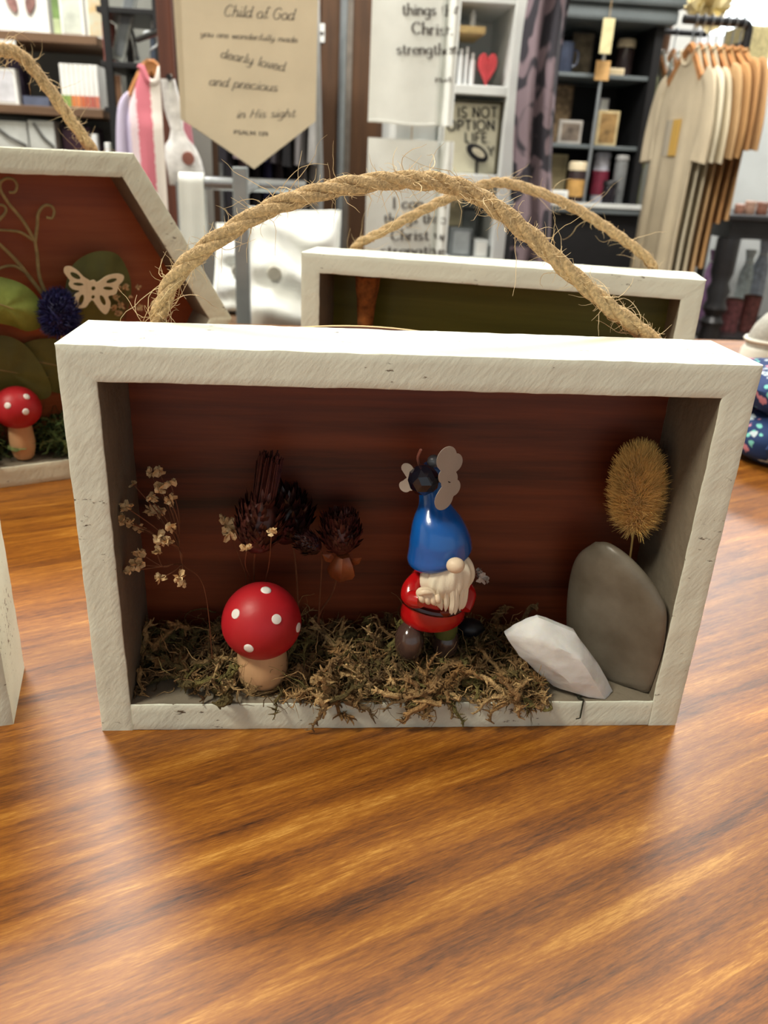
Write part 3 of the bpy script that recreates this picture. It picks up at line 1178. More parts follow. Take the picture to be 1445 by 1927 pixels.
def moss(name, label, spots, pal, seed, thick, thin, floor, frame=None, bounds=None):
    "dry moss: knobbly tapering branches with side shoots among thin tangled hairs"
    rnd = random.Random(seed)
    bm = BM()
    lay = bm.loops.layers.float_color.new('Col')

    def pick():
        c = rnd.choice(pal)
        k = rnd.uniform(0.85, 1.4)
        return (c[0]*k, c[1]*k, c[2]*k, 1)

    def clampp(p):
        if bounds:
            p.x = min(max(p.x, bounds[0]), bounds[1])
            p.y = min(max(p.y, bounds[2]), bounds[3])
        if p.y > -0.0002 or p.z > floor:
            p.z = max(p.z, floor+0.0004)
        return p

    def strand(p, d, ln, r0, col, n=9, sag=0.25, wig=0.35, sides=6):
        pts = [p.copy()]
        for j in range(n):
            pts.append(clampp(pts[-1]+d*ln/n))
            d = (d+Vector((rnd.gauss(0, wig), rnd.gauss(0, wig), rnd.gauss(0, wig)-sag*0.3))).normalized()
        s0 = rnd.uniform(0, 50)
        tube(bm, pts, [r0*(1-0.72*(j/n)**1.3)*(1+0.25*noise.noise(Vector((j*1.7, s0, 0)))) for j in range(n+1)], sides, layer=lay, col=col)
        return pts

    for h in range(thick):
        x, y, z, hh = rnd.choice(spots)
        p = Vector((x+rnd.gauss(0, .004), y+rnd.gauss(0, .003), floor+rnd.uniform(0.0005, hh)))
        clampp(p)
        a = rnd.uniform(0, 2*PI)
        d = Vector((math.cos(a), math.sin(a)*.7-0.15, rnd.uniform(-0.35, 0.8))).normalized()
        col = pick()
        r0 = rnd.uniform(0.0005, 0.0015)
        pts = strand(p, d, rnd.uniform(0.008, 0.020), r0, col, n=9)
        for q in pts[1:-1]:
            for _ in range(rnd.choice((1, 2, 3))):
                e = Vector((rnd.gauss(0, 1), rnd.gauss(0, 1), rnd.gauss(.2, .8))).normalized()
                strand(q, (e*0.7+d*0.5).normalized(), rnd.uniform(.0012, .0042), r0*rnd.uniform(.3, .6), col, n=3, wig=.3, sides=4)
    for h in range(thin):
        x, y, z, hh = rnd.choice(spots)
        p = clampp(Vector((x+rnd.gauss(0, .006), y+rnd.gauss(0, .004), floor+rnd.uniform(0.0005, hh*1.15))))
        d = Vector((rnd.gauss(0, 1), rnd.gauss(0, 1), rnd.gauss(.3, .7))).normalized()
        strand(p, d, rnd.uniform(.006, .018), rnd.uniform(.00012, .0003), pick(), n=7, wig=.5, sides=3)
    return bm


rnd = random.Random(12)
spots = []
xl, xr = -BW/2+BT, BW/2-BT
for k in range(420):
    x = rnd.uniform(xl+0.003, at(985, 1290, .012).x)
    y = rnd.uniform(0.004, BD-0.003)
    px = (x+0.09)/0.18
    hh = 0.004+0.010*(y/BD)+0.002*math.sin(x*170)
    near_m = abs(x-mb.x) < 0.012 and y < 0.018
    if near_m and rnd.random() < .8:
        continue
    if x < xl+0.022 and y < 0.012:
        continue
    if abs(x-gb.x) < 0.010 and y < 0.02:
        hh *= 0.6
    spots.append((x, y, 0, hh))
# a shallow heap and a few sprigs spilling over the front edge
for k in range(40):
    x = at(rnd.choice((rnd.uniform(540, 660), rnd.uniform(770, 860), rnd.uniform(940, 985))), 1325, 0).x
    spots.append((x, rnd.uniform(0.0005, 0.004), 0, 0.004))
bm = moss('moss', '', spots, DRY, 3, 620, 1500, ZF, bounds=(xl+0.0006, at(1015, 1290, .012).x, -0.0035, BD-0.0006))


def clear_lip(bm):
    "moss lies on the box floor or hangs before the front rail, never inside the wood"
    for v in bm.verts:
        if v.co.y > -0.0003 and v.co.z < ZF+.0001:
            if v.co.y < 0.0015:
                v.co.y = -0.0004
            else:
                v.co.z = ZF+.0001


for v in bm.verts:
    dx_, dy_ = v.co.x-mb.x, v.co.y-mb.y
    rr_ = math.hypot(dx_, dy_)
    if rr_ < MR*.64 and v.co.z < ZF+.018:
        v.co.x += dx_/max(rr_, 1e-6)*(MR*.64-rr_)
        v.co.y += dy_/max(rr_, 1e-6)*(MR*.64-rr_)
clear_lip(bm)
single('dry_moss', bm, m_moss, 'tangled bed of dry brown moss on the floor of the gnome box', 'moss', kind='stuff', origin=(0, BD/2, ZF))
# sprigs hanging over the front lip
for pts_px, w, lb_ in (
        ([(530, 1312), (580, 1322), (620, 1338), (664, 1352)], 0.0011, 'long brown moss sprig spilling over the front edge near the mushroom'),
        ([(1000, 1268), (1018, 1290), (1012, 1318), (994, 1338)], 0.0008, 'tan moss sprig drooping over the front edge beside the quartz'),
        ([(1078, 1318), (1090, 1330), (1082, 1340), (1092, 1350), (1084, 1353)], 0.0005, 'tiny dark green moss thread hanging below the quartz'),
        ([(870, 1250), (850, 1275), (830, 1300), (812, 1322)], 0.0010, 'tan moss sprig lying below the gnome')):
    bm = BM()
    lay = bm.loops.layers.float_color.new('Col')
    rr = random.Random(int(w*1e5)+pts_px[0][0])
    c = (*s2l(44, 46, 30), 1) if w < .0006 else (*s2l(158, 118, 70), 1)
    m = len(pts_px)-1
    path = []
    for j, (x, y) in enumerate(pts_px):
        Yd = 0.006*(1-j/m)-0.0016
        path.append(at(x, y, Yd))
    path = [Vector((p.x, p.y, max(p.z, ZF+.0009) if p.y > -0.0002 else p.z)) for p in smooth_path(path, 22)]
    tube(bm, path, [w*(1-.6*j/21)*(1+.25*rr.gauss(0, .5)) for j in range(22)], 7, layer=lay, col=c)
    if w > .0006:
        for q in path[1:-1]:
            for _ in range(5):
                e = Vector((rr.gauss(0, 1), rr.gauss(-.4, .6), rr.gauss(0, .7))).normalized()
                k = rr.uniform(.7, 1.2)
                tube(bm, [q, q+e*rr.uniform(.0010, .0026), q+e*.0028+Vector((0, 0, -.0006))], [w*.42, w*.3, w*.08], 4, layer=lay, col=(c[0]*k, c[1]*k, c[2]*k, 1))
    clear_lip(bm)
    single('moss_sprig', bm, m_moss, lb_, 'moss')

# ---------------------------------------------------------------- dried flowers
m_gyp = mat('dried_white_petals', s2l(226, 200, 156), 0.8, var=0.12, scale=400, col2=s2l(190, 150, 100))
m_gstem = mat('dried_thin_stem', s2l(120, 72, 44), 0.7, var=0.15, scale=300)


def petal_puff(bm, c, r, rnd, k=9):
    "a small crumpled blossom of folded petals"
    for j in range(k):
        d = Vector((rnd.gauss(0, 1), rnd.gauss(0, 1), rnd.gauss(.3, .8))).normalized()
        s = d.orthogonal().normalized()
        s = (Matrix.Rotation(rnd.uniform(0, 6.28), 3, d) @ s)
        w = r*rnd.uniform(.35, .6)
        ln = r*rnd.uniform(.75, 1.15)
        b_ = d.cross(s)
        a0 = bm.verts.new(c)
        pts = [c+d*ln*.5+s*w+b_*w*.3, c+d*ln+s*w*.5, c+d*ln*1.02-s*w*.5+b_*w*.2, c+d*ln*.5-s*w+b_*w*.3]
        mid = bm.verts.new(c+d*ln*.6-b_*w*.35)
        vs = [bm.verts.new(p) for p in pts]
        seq = [a0]+vs+[a0]
        for q in range(5):
            if seq[q] is not seq[q+1]:
                bm.faces.new((seq[q], seq[q+1], mid))
    return bm


def sprig(name, label, stems, flowers, base, seed, parent=None, r=0.0024, m_f=None, sr=0.00018):
    t = thing(name, label, 'dried flower', base)
    rnd = random.Random(seed)
    for s in stems:
        bm = BM()
        tube(bm, smooth_path(s, 14), sr, 5)
        part('stem', bm, m_gstem, t)
    for c, k in flowers:
        bm = BM()
        petal_puff(bm, c, r*k, rnd, 11)
        part('blossom', bm, m_f or m_gyp, t, smooth=False)
    return t


def gy(x, y, Y):
    return at(x, y, Y)


root = at(402, 1262, 0.012)
root.z = ZF+0.0006
hub = gy(343, 1062, .010)
fl = [(372, 888, .02, 1.2), (300, 888, .022, 1), (283, 890, .024, .9), (303, 920, .012, 1.15), (322, 912, .014, 1.1), (284, 938, .011, 1.1), (320, 940, .012, 1.1), (238, 955, .010, 1.1), (232, 978, .009, 1.15), (246, 982, .01, 1.0),
      (252, 912, .016, .8), (282, 960, .02, 1.1), (300, 966, .022, 1.1), (262, 996, .02, 1.1), (322, 992, .008, 1.1), (296, 1008, .0075, 1.15), (314, 1020, .007, 1.1), (306, 1018, .0075, 1.0), (294, 1037, .007, 1.1), (262, 1040, .008, 1.1), (258, 1062, .007, 1.2), (246, 1074, .007, 1.0), (302, 1088, .006, 1.05), (338, 1086, .006, 1.1), (344, 1100, .0065, .8)]
fl = fl[1:]
flw = [(gy(x, y, Y), k) for x, y, Y, k in fl]
stems = [[root, gy(385, 1110, .012), hub]]
for (c, k), (x, y, Y, _) in zip(flw, fl):
    if y > 1030:
        j = gy(306, 1066, .008)
        stems.append([hub, hub.lerp(j, .5)+Vector((0, 0, .0004)), j, c] if x < 300 else [hub, hub.lerp(c, .5)+Vector((.0005, 0, -.0003)), c])
    else:
        j = gy(338, 1036, .010)
        stems.append([hub, j, j.lerp(c, .55)+Vector((.0012, 0, 0)), c])
sprig('baby_breath_sprig', "branching sprig of dried baby's breath with cream blossoms at the box's end", stems, flw, root, 3, r=0.0021)
# the single pale blossoms near the dark flower heads
b0 = at(470, 1200, .0315)
b0.z = ZF+.0005
sprig('baby_breath_sprig', "few pale baby's breath blossoms beside the dark thistle head", [[b0, gy(462, 1090, .0305), gy(462, 1080, .026), gy(432, 1000, .022)], [b0, gy(474, 1108, .0305), gy(462, 1066, .016), gy(464, 1038, .0045)], [b0, gy(496, 1108, .0305), gy(506, 1062, .013), gy(511, 1004, .0035)]],
      [(gy(428, 988, .021), 1.2), (gy(432, 1004, .021), 1.3), (gy(420, 976, .022), .9), (gy(463, 1034, .0042), .9), (gy(511, 1002, .0033), .8)], b0, 9, r=0.0024)
b0 = at(880, 1200, .031)
b0.z = ZF+.0005
sprig('baby_breath_sprig', "single tiny white baby's breath blossom beside the gnome's beard", [[b0, gy(884, 1130, .026), gy(900, 1088, .016)]],
      [(gy(906, 1088, .016), 1.2), (gy(900, 1076, .017), .8), (gy(914, 1092, .016), .8)], b0, 10, r=0.0019, m_f=simple('white_petals', (232, 222, 214), .7))

m_dark = mat('dark_dried_flower', s2l(74, 34, 28), 0.45, var=0.3, scale=250, coat=0.15)
m_dark2 = mat('blackish_dried_bud', s2l(52, 24, 24), 0.35, var=0.25, scale=200, coat=0.2)
m_copper = mat('copper_calyx', s2l(136, 72, 38), 0.35, var=0.2, scale=200, coat=0.3)


def scale_leaf(bm, p, d, ln, w, out):
    s = d.cross(out).normalized()
    a = [p-s*w*.6, p+d*ln*.5-s*w+out*w*.3, p+d*ln+out*w*.5, p+d*ln*.5+s*w+out*w*.3, p+s*w*.6]
    vs = [bm.verts.new(q) for q in a]
    m = bm.verts.new(p+d*ln*.5+out*w*.7)
    for i in range(4):
        bm.faces.new((vs[i], vs[i+1], m))
    bm.faces.new((vs[4], vs[0], m))


def dried_head(label, c, ax, rx, rz, stem_pts, seed, tuft=0.0, m=None, tuft_r=0.4, extra=None):
    t = thing('dried_flower', label, 'dried flower', stem_pts[-1])
    rnd = random.Random(seed)
    mt = ax.to_track_quat('Z', 'Y').to_matrix()
    bm = BM()
    blob(bm, c, (rx*.93, rx*.93, rz*.95), 3, .12, 2.5, seed, mt)
    hd = part('flower_head', bm, m or m_dark, t)
    bm = BM()
    for k in range(240):
        u, v = rnd.uniform(0, 2*PI), math.asin(rnd.uniform(-.8, .97))
        d = Vector((math.cos(u)*math.cos(v), math.sin(u)*math.cos(v), math.sin(v)))
        p = c+mt @ Vector((d.x*rx*.9, d.y*rx*.9, d.z*rz*.92))
        o_ = (mt @ d).normalized()
        dr = (ax*.9+o_*.35+Vector((rnd.gauss(0, .15), rnd.gauss(0, .15), rnd.gauss(0, .15)))).normalized()
        scale_leaf(bm, p, dr, rx*rnd.uniform(.4, .75), rx*.13, o_)
    part('bracts', bm, m or m_dark, hd, smooth=False, kind='stuff')
    if tuft:
        bm = BM()
        for k in range(130):
            a, q = rnd.uniform(0, 2*PI), math.sqrt(rnd.random())*tuft_r
            off = mt @ Vector((math.cos(a)*q*rx, math.sin(a)*q*rx, 0))
            p = c+ax*rz*.55+off
            e = c+ax*(rz+tuft*rnd.uniform(.75, 1.0))+off*1.15+Vector((rnd.gauss(0, .0004), rnd.gauss(0, .0004), 0))
            tube(bm, [p, p.lerp(e, .5), e], [.00025, .00032, .0002], 4)
        part('tuft', bm, m or m_dark, t)
    bm = BM()
    tube(bm, smooth_path([c-ax*rz*.7]+[Vector(p) for p in stem_pts], 16), .00032, 6)
    part('stem', bm, m_gstem, t)
    if extra:
        extra(t)
    return t


def onfloor(px, Y):
    p = at(px, 1200, Y)
    p.z = ZF+.0006
    return p


c1 = gy(488, 990, .0135)
dried_head('dark brown dried thistle with tall brush tuft above the mushroom', c1, (gy(503, 880, .0155)-gy(480, 1020, .0135)).normalized(), 0.0072, .0100, [gy(478, 1062, .024), gy(478, 1100, .030), onfloor(478, .031)], 5, tuft=.0150, tuft_r=.46)
c2 = gy(540, 978, .0265)
dried_head('round blackish dried bud behind the thistle', c2, (gy(535, 930, .0265)-gy(545, 1010, .0265)).normalized(), .0082, .0092, [gy(556, 1060, .027), onfloor(566, .028)], 6, m=m_dark2)
c3 = gy(642, 1008, .022)


def cal(t):
    bm = BM()
    mt = Vector((0.05, -.1, 1)).to_track_quat('Z', 'Y').to_matrix()
    lathe(bm, [(0, 0), (U(22), 0), (U(26), U(10)), (U(20), U(30)), (U(12), U(44)), (0, U(46))], 12, gy(642, 1082, .0215), mtx=mt, rfun=lambda a, z: 1+.12*math.sin(5*a))
    part('calyx', bm, m_copper, t)
    bm = BM()
    scale_leaf(bm, gy(660, 1062, .021), (gy(684, 1046, .018)-gy(660, 1062, .021)).normalized(), .006, .0014, Vector((0, -1, .2)))
    scale_leaf(bm, gy(630, 1056, .021), (gy(602, 1040, .019)-gy(630, 1056, .021)).normalized(), .006, .0016, Vector((0, -1, .2)))
    part('bract', bm, m_copper, t, smooth=False)


dried_head('dark cone-like dried flower with copper calyx, between thistle and gnome', c3, (gy(640, 975, .022)-gy(644, 1040, .022)).normalized(), .0066, .0068, [gy(628, 1110, .024), gy(600, 1160, .026), onfloor(590, .027)], 8, tuft=.002, extra=cal, tuft_r=.8)
c4 = gy(582, 1024, .0145)
dried_head('small shiny brown dried bud beside the cone-like flower', c4, (gy(574, 1018, .0145)-gy(600, 1034, .0145)).normalized(), .0036, .0046, [gy(606, 1050, .022), gy(600, 1160, .026), onfloor(604, .025)], 11, m=m_dark2)

# ================================================================ inside the hexagonal box
m_leafA = mat('green_leaf', s2l(142, 158, 76), 0.5, var=0.15, scale=60, bump=0.1, bscale=120, col2=s2l(104, 120, 46))
m_leafB = mat('olive_leaf', s2l(112, 112, 52), 0.55, var=0.15, scale=60, bump=0.1, bscale=120)
m_tend = mat('dried_tendril', s2l(170, 150, 98), 0.6, var=0.15, scale=200)
m_bfly = wood('thin_light_plywood', [(0.3, s2l(206, 184, 146)), (0.7, s2l(238, 222, 190))], along='Z', fine=220, band=60, ratio=.2, rough=.6)
m_thist = mat('navy_dyed_thistle', s2l(30, 30, 82), 0.6, var=0.25, scale=200)
HZF = HT
hloc = lambda p: PM[hx].inverted() @ p
hwor = lambda x, y, z: PM[hx] @ Vector((x, y, z))


def hleaf(px, depth, cup, label, m, base_i, ym=None):
    "a broad leaf whose outline is traced on a plane inside the box, cupped, with a midrib"
    pts = smooth_path([hpt(x, y, depth) for x, y in px]+[hpt(*px[0], depth)], 49)[:-1]
    cen = sum(pts, Vector())/len(pts)
    bm = BM()
    R = []
    for s in (1.0, 0.75, 0.5, 0.25):
        R.append([bm.verts.new(cen+(p-cen)*s+hn*(-cup*(1-s*s)+0.0006*math.sin(k*.8)*s)) for k, p in enumerate(pts)])
    c = bm.verts.new(cen-hn*cup)
    n = len(pts)
    for A, B in zip(R[:-1], R[1:]):
        for k in range(n):
            bm.faces.new((A[k], A[(k+1) % n], B[(k+1) % n], B[k]))
    for k in range(n):
        bm.faces.new((R[-1][k], R[-1][(k+1) % n], c))
    fs = list(bm.faces)
    bmesh.ops.recalc_face_normals(bm, faces=fs)
    bmesh.ops.solidify(bm, geom=fs, thickness=0.0004)
    base = pts[base_i*48//len(px)]
    t = thing('leaf', label, 'leaf', base)
    part('blade', bm, m, t, smooth=80)
    bm = BM()
    far = cen+(cen-base)*.85
    tube(bm, smooth_path([base, cen-hn*(cup+.0004), far], 10), [.0005-.00003*k for k in range(10)], 6)
    part('midrib', bm, m_tend, t)
    return t


hleaf([(-90, 540), (-40, 520), (10, 524), (50, 540), (78, 572), (84, 608), (55, 622), (20, 612), (-30, 600), (-80, 580)], .010, .006, 'big yellow-green leaf beside the navy thistle', m_leafA, 0)
hleaf([(-80, 680), (-40, 640), (10, 632), (50, 652), (84, 700), (96, 742), (60, 752), (0, 740), (-60, 725)], .0265, .003, 'olive green leaf above the smaller red mushroom', m_leafB, 0)
hleaf([(150, 620), (122, 575), (128, 520), (145, 490), (185, 473), (222, 480), (243, 520), (245, 565), (228, 600), (190, 625)], .022, .004, 'rounded olive leaf behind the wooden butterfly', m_leafB, 0)
hleaf([(10, 668), (60, 640), (120, 640), (180, 660), (200, 700), (150, 740), (90, 735), (40, 710)], .0305, .001, 'dark olive leaf low behind the navy thistle', m_leafB, 0)

tr = thing('curly_tendril', 'pale dried tendril with curled tips climbing the hexagonal box', 'dried plant', hpt(96, 600, .02))
for i, (pth, r) in enumerate((
        ([(96, 600), (88, 560), (74, 520), (70, 480), (66, 455)], 8),
        ([(66, 455), (45, 418), (18, 385), (2, 360), (0, 345), (10, 336), (24, 337), (32, 348), (28, 361), (17, 362)], 6.5),
        ([(66, 455), (70, 425), (72, 402), (82, 388), (95, 387), (102, 397), (98, 410), (87, 409)], 6.5),
        ([(62, 452), (40, 438), (18, 434), (-20, 432)], 6),
        ([(92, 570), (62, 530), (30, 490), (-10, 452), (-40, 430)], 8),
        ([(48, 512), (28, 501), (8, 502), (-14, 512)], 6),
        ([(-20, 430), (0, 412), (11, 398), (8, 388), (-6, 384)], 6))):
    bm = BM()
    pp = smooth_path([hpt(x, y, .021) for x, y in pth], 34)
    w = r*(hpt(101, 500, .021)-hpt(100, 500, .021)).length*0.55
    tube(bm, pp, [w*(1-.25*k/33) for k in range(34)], 8)
    part('tendril', bm, m_tend, tr)

# navy thistle
tcen = hpt(112, 592, .006)
tup = (hpt(108, 555, .006)-hpt(114, 630, .006)).normalized()
t = thing('dyed_thistle', 'spiky navy blue thistle head below the wooden butterfly', 'dried flower', hpt(118, 660, .010))
mt = tup.to_track_quat('Z', 'Y').to_matrix()
bm = BM()
blob(bm, tcen, (.0085, .0085, .0115), 3, .1, 3, 2, mt)
part('flower_head', bm, m_thist, t)
rnd = random.Random(3)
bm = BM()
for k in range(900):
    u, v = rnd.uniform(0, 2*PI), math.asin(rnd.uniform(-.9, 1))
    d = Vector((math.cos(u)*math.cos(v), math.sin(u)*math.cos(v), math.sin(v)))
    p = tcen+mt @ Vector((d.x*.0082, d.y*.0082, d.z*.011))
    o_ = (mt @ d+tup*.35).normalized()
    tube(bm, [p, p+o_*.0022, p+(o_+Vector((rnd.gauss(0, .2), rnd.gauss(0, .2), rnd.gauss(0, .2))))*.0038], [.0004, .0003, .00006], 4, cap=False)
part('spikes', bm, m_thist, t, kind='stuff')
bm = BM()
tube(bm, [tcen-tup*.009, hpt(118, 660, .010)], .0007, 6)
part('stem', bm, m_tend, t)


def flat_with_holes(outline, holes, to_world, nrm, thick):
    "a sheet cut to an outline with holes, given real thickness"
    cu = bpy.data.curves.new('cutout', 'CURVE')
    cu.dimensions = '2D'
    cu.fill_mode = 'BOTH'
    for loop in [outline]+holes:
        sp = cu.splines.new('POLY')
        sp.points.add(len(loop)-1)
        for q, (x, y) in zip(sp.points, loop):
            q.co = (x, y, 0, 1)
        sp.use_cyclic_u = True
    ob = bpy.data.objects.new('cutout', cu)
    link(ob)
    dg = bpy.context.evaluated_depsgraph_get()
    me = bpy.data.meshes.new_from_object(ob.evaluated_get(dg))
    bm = BM()
    bm.from_mesh(me)
    bpy.data.objects.remove(ob, do_unlink=True)
    bpy.data.meshes.remove(me)
    bmesh.ops.remove_doubles(bm, verts=bm.verts, dist=0.001)
    for v in bm.verts:
        v.co = to_world(v.co.x, v.co.y)
    r = bmesh.ops.extrude_face_region(bm, geom=list(bm.faces))
    for v in [g for g in r['geom'] if isinstance(g, bmesh.types.BMVert)]:
        v.co += nrm*thick
    bmesh.ops.recalc_face_normals(bm, faces=bm.faces)
    return bm


def sm2(pts, n):
    return [(p.x, p.y) for p in smooth_path([Vector((x, y, 0)) for x, y in pts]+[Vector((*pts[0], 0))], n+1)[:-1]]


def ell2(cx, cy, a, b, rot, n=18):
    return [(cx+a*math.cos(t)*math.cos(rot)-b*math.sin(t)*math.sin(rot), cy+a*math.cos(t)*math.sin(rot)+b*math.sin(t)*math.cos(rot)) for t in [2*PI*k/n for k in range(n)]]


ol = sm2([(548, 895), (505, 868), (470, 832), (430, 808), (395, 812), (388, 842), (412, 878), (424, 894), (418, 920), (440, 945), (482, 956), (456, 976), (448, 1012), (456, 1050), (484, 1060), (520, 1052), (542, 1022),
          (560, 1012), (585, 1045), (612, 1080), (640, 1096), (662, 1066), (668, 1025), (655, 988), (698, 976), (712, 945), (720, 920), (744, 892), (746, 862), (705, 852), (645, 866), (590, 903), (572, 890)], 110)
hl = [ell2(456, 864, 36, 15, .55), ell2(474, 915, 32, 10, .1), ell2(492, 1010, 15, 34, .25), ell2(675, 894, 34, 13, -.28), ell2(654, 940, 30, 11, .1), ell2(622, 1012, 14, 34, -.45), ell2(565, 940, 13, 13, 0), ell2(563, 992, 11, 11, 0)]
bm = flat_with_holes(ol, hl, lambda x, y: hpt(x/3.211, 250+y/3.211, .0035), hn, .0013)
single('wooden_butterfly', bm, m_bfly, 'cut-out pale wooden butterfly propped on a rounded leaf', 'butterfly ornament', smooth=False)

base = hpt(235, 612, .018)
fl = [(222, 545, 1), (218, 562, 1.1), (235, 540, 1), (228, 575, 1), (212, 580, 1.1), (260, 540, .7), (262, 578, 1), (246, 560, .6), (224, 590, 1)]
sprig('baby_breath_sprig', "small baby's breath sprig beside the wooden butterfly", [[base, hpt(236, 580, .016), hpt(x, y, .014)] for x, y, k in fl], [(hpt(x, y, .014), k) for x, y, k in fl], base, 14, r=.0024)

# its mushroom and green moss
mbase = hpt(48, 872, .010)
mbase.z = HZF+.0004
mbase = PM[hx] @ Vector((hloc(mbase).x, .010, HZF+.0004))
mr = (hpt(91, 765, .010)-hpt(-2, 765, .010)).length/2
mushroom(mbase+Vector((0, 0, .0005)), mr, .0225, mr*.54, .0205, 'smaller flat-capped red mushroom with white dots in green moss', [(-.05, .42, 1), (-.85, .12, 1), (.68, .10, 1), (1.0, .75, 1), (2.4, .3, 1), (-2.2, .5, 1)], .0019)
rnd = random.Random(31)
sp = []
hw = HS*.5*.86
for k in range(200):
    q = hwor(rnd.uniform(-.042, .042), rnd.uniform(.002, HD-.003), 0)
    if (q-mbase).to_2d().length < .019:
        continue
    sp.append((q.x, q.y, 0, .010+.012*rnd.random()))
bm = moss('moss', '', sp, GRN, 5, 300, 1300, HZF)
inv = PM[hx].inverted()
for v in bm.verts:
    q = inv @ v.co
    lim = HS*.5-.008+(q.z-HT)/math.sqrt(3)
    q.x = min(max(q.x, -lim), lim)
    q.y = min(max(q.y, -.0015), HD-.0005)
    if q.y > -.0002 and q.z < HT+.0001:
        q.z = HT+.0001
    cq = q-inv @ (mbase+Vector((0, 0, .0005+.0205+.0225*.40)))       # keep the moss outside the mushroom's cap and stem
    e = math.sqrt((cq.x/mr)**2+(cq.y/mr)**2+(cq.z/(.01125*(1.12 if cq.z > 0 else 1)))**2)
    if e < 1.02:
        q.z = q.z-cq.z-.0116*math.sqrt(max(0, 1-(cq.x/mr)**2-(cq.y/mr)**2))
    rq = math.hypot(cq.x, cq.y)
    if rq < mr*.66 and cq.z < 0:
        q.x += cq.x/max(rq, 1e-6)*(mr*.66-rq)
        q.y += cq.y/max(rq, 1e-6)*(mr*.66-rq)
        q.z = max(q.z, HT+.0001)
    v.co = PM[hx] @ q
single('green_moss', bm, m_moss, 'green moss filling the bottom of the hexagonal box', 'moss', kind='stuff', origin=hwor(0, HD/2, HZF))

# a blurred brown reflection in the green-backed box, built as a solid shape
ginv = PM[gr]
bm = BM()
q0 = PM[gr] @ Vector((-.072, .018, .0108))
top = atplane(692, 520, PM[gr] @ Vector((0, .018, 0)), gn)
tube(bm, smooth_path([q0, q0.lerp(top, .5)+Vector((.001, 0, 0)), top], 20), [.006+.002*math.sin(k*.35) for k in range(20)], 14, rfun=lambda s, a: 1+.1*noise.noise(Vector((math.cos(a)*2, math.sin(a)*2, s*14))))
single('brown_reflection_shape', bm, mat('soft_brown_reflection', s2l(150, 92, 40), .9, var=.25, scale=300, bump=.4, bscale=900), 'soft orange-brown upright shape standing in for a reflection in the green-backed box', 'dried plant')

# ================================================================ other things on the table
m_navy = None


def floral(name, ground, cols, scale):
    m, nt, b = nodes_of(name)
    L = nt.links.new
    tc = N(nt, 'ShaderNodeTexCoord')
    nz = N(nt, 'ShaderNodeTexNoise')
    nz.inputs['Scale'].default_value = scale*.8
    L(tc.outputs['Object'], nz.inputs['Vector'])
    mxv = N(nt, 'ShaderNodeMix', data_type='VECTOR')
    mxv.inputs[0].default_value = .03
    L(tc.outputs['Object'], mxv.inputs[4])
    L(nz.outputs['Color'], mxv.inputs[5])
    vo = N(nt, 'ShaderNodeTexVoronoi')
    vo.inputs['Scale'].default_value = scale
    L(mxv.outputs[1], vo.inputs['Vector'])
    lt = N(nt, 'ShaderNodeMath', operation='LESS_THAN')
    lt.inputs[1].default_value = .40
    L(vo.outputs['Distance'], lt.inputs[0])
    sx = N(nt, 'ShaderNodeSeparateColor')
    L(vo.outputs['Color'], sx.inputs[0])
    rp = ramp(nt, [(i/len(cols), c) for i, c in enumerate(cols)])
    rp.color_ramp.interpolation = 'CONSTANT'
    L(sx.outputs[0], rp.inputs[0])
    mx = N(nt, 'ShaderNodeMix', data_type='RGBA')
    L(lt.outputs[0], mx.inputs[0])
    mx.inputs[6].default_value = (*ground, 1)
    L(rp.outputs[0], mx.inputs[7])
    L(mx.outputs[2], b.inputs['Base Color'])
    b.inputs['Roughness'].default_value = .85
    return m


m_navy = floral('navy_floral_cotton', s2l(28, 54, 104), [s2l(28, 54, 104), s2l(120, 200, 190), s2l(206, 140, 160), s2l(40, 80, 140), s2l(190, 205, 215)], 105)


def fabric_roll(c, rx, ry, rz, label, seed):
    t = thing('fabric_roll', label, 'fabric', (c[0], c[1], c[2]-rz), group='rolled navy floral fabrics')
    bm = BM()
    c = Vector(c)
    n, k = 30, 22
    rings = []
    for i in range(n+1):
        u = -1+2*i/n
        s = (1-abs(u)**5)**.5 if abs(u) < 1 else .25
        s = max(s, .3)
        ring = []
        for j in range(k):
            a = 2*PI*j/k
            w = 1+.10*noise.noise(Vector((u*3, math.cos(a)*1.5+seed, math.sin(a)*1.5)))+.03*math.sin(6*a+u*4)
            ring.append(bm.verts.new(c+Vector((math.cos(a)*rx*s*w, u*ry, math.sin(a)*rz*s*w if math.sin(a) > -.9 else -rz*s))))
        rings.append(ring)
    for A, B in zip(rings[:-1], rings[1:]):
        for j in range(k):
            bm.faces.new((A[j], A[(j+1) % k], B[(j+1) % k], B[j]))
    bm.faces.new(rings[0][::-1])
    bm.faces.new(rings[-1])
    part('cloth', bm, m_navy, t)
    bm = BM()
    pts = [c+Vector((rx*.82*(1-q/26)*math.cos(q*.62), -ry*1.0-.0006, rz*.82*(1-q/26)*math.sin(q*.62))) for q in range(25)]
    tube(bm, pts, .0012, 5)
    part('rolled_edge', bm, m_navy, t)
    return t


fb = atz(1425, 890)
fabric_roll((fb.x+.022, fb.y+.045, .0165), .030, .045, .0165, 'navy floral fabric roll lying lowest on the table top beside the white shoe', 1)
fabric_roll((fb.x+.030, fb.y+.05, .047), .034, .042, .0150, 'navy floral fabric roll resting on another roll beside the white shoe', 5)
fabric_roll((fb.x+.026, fb.y+.115, .0190), .030, .020, .0190, 'navy floral fabric roll tucked behind the stacked rolls', 9)
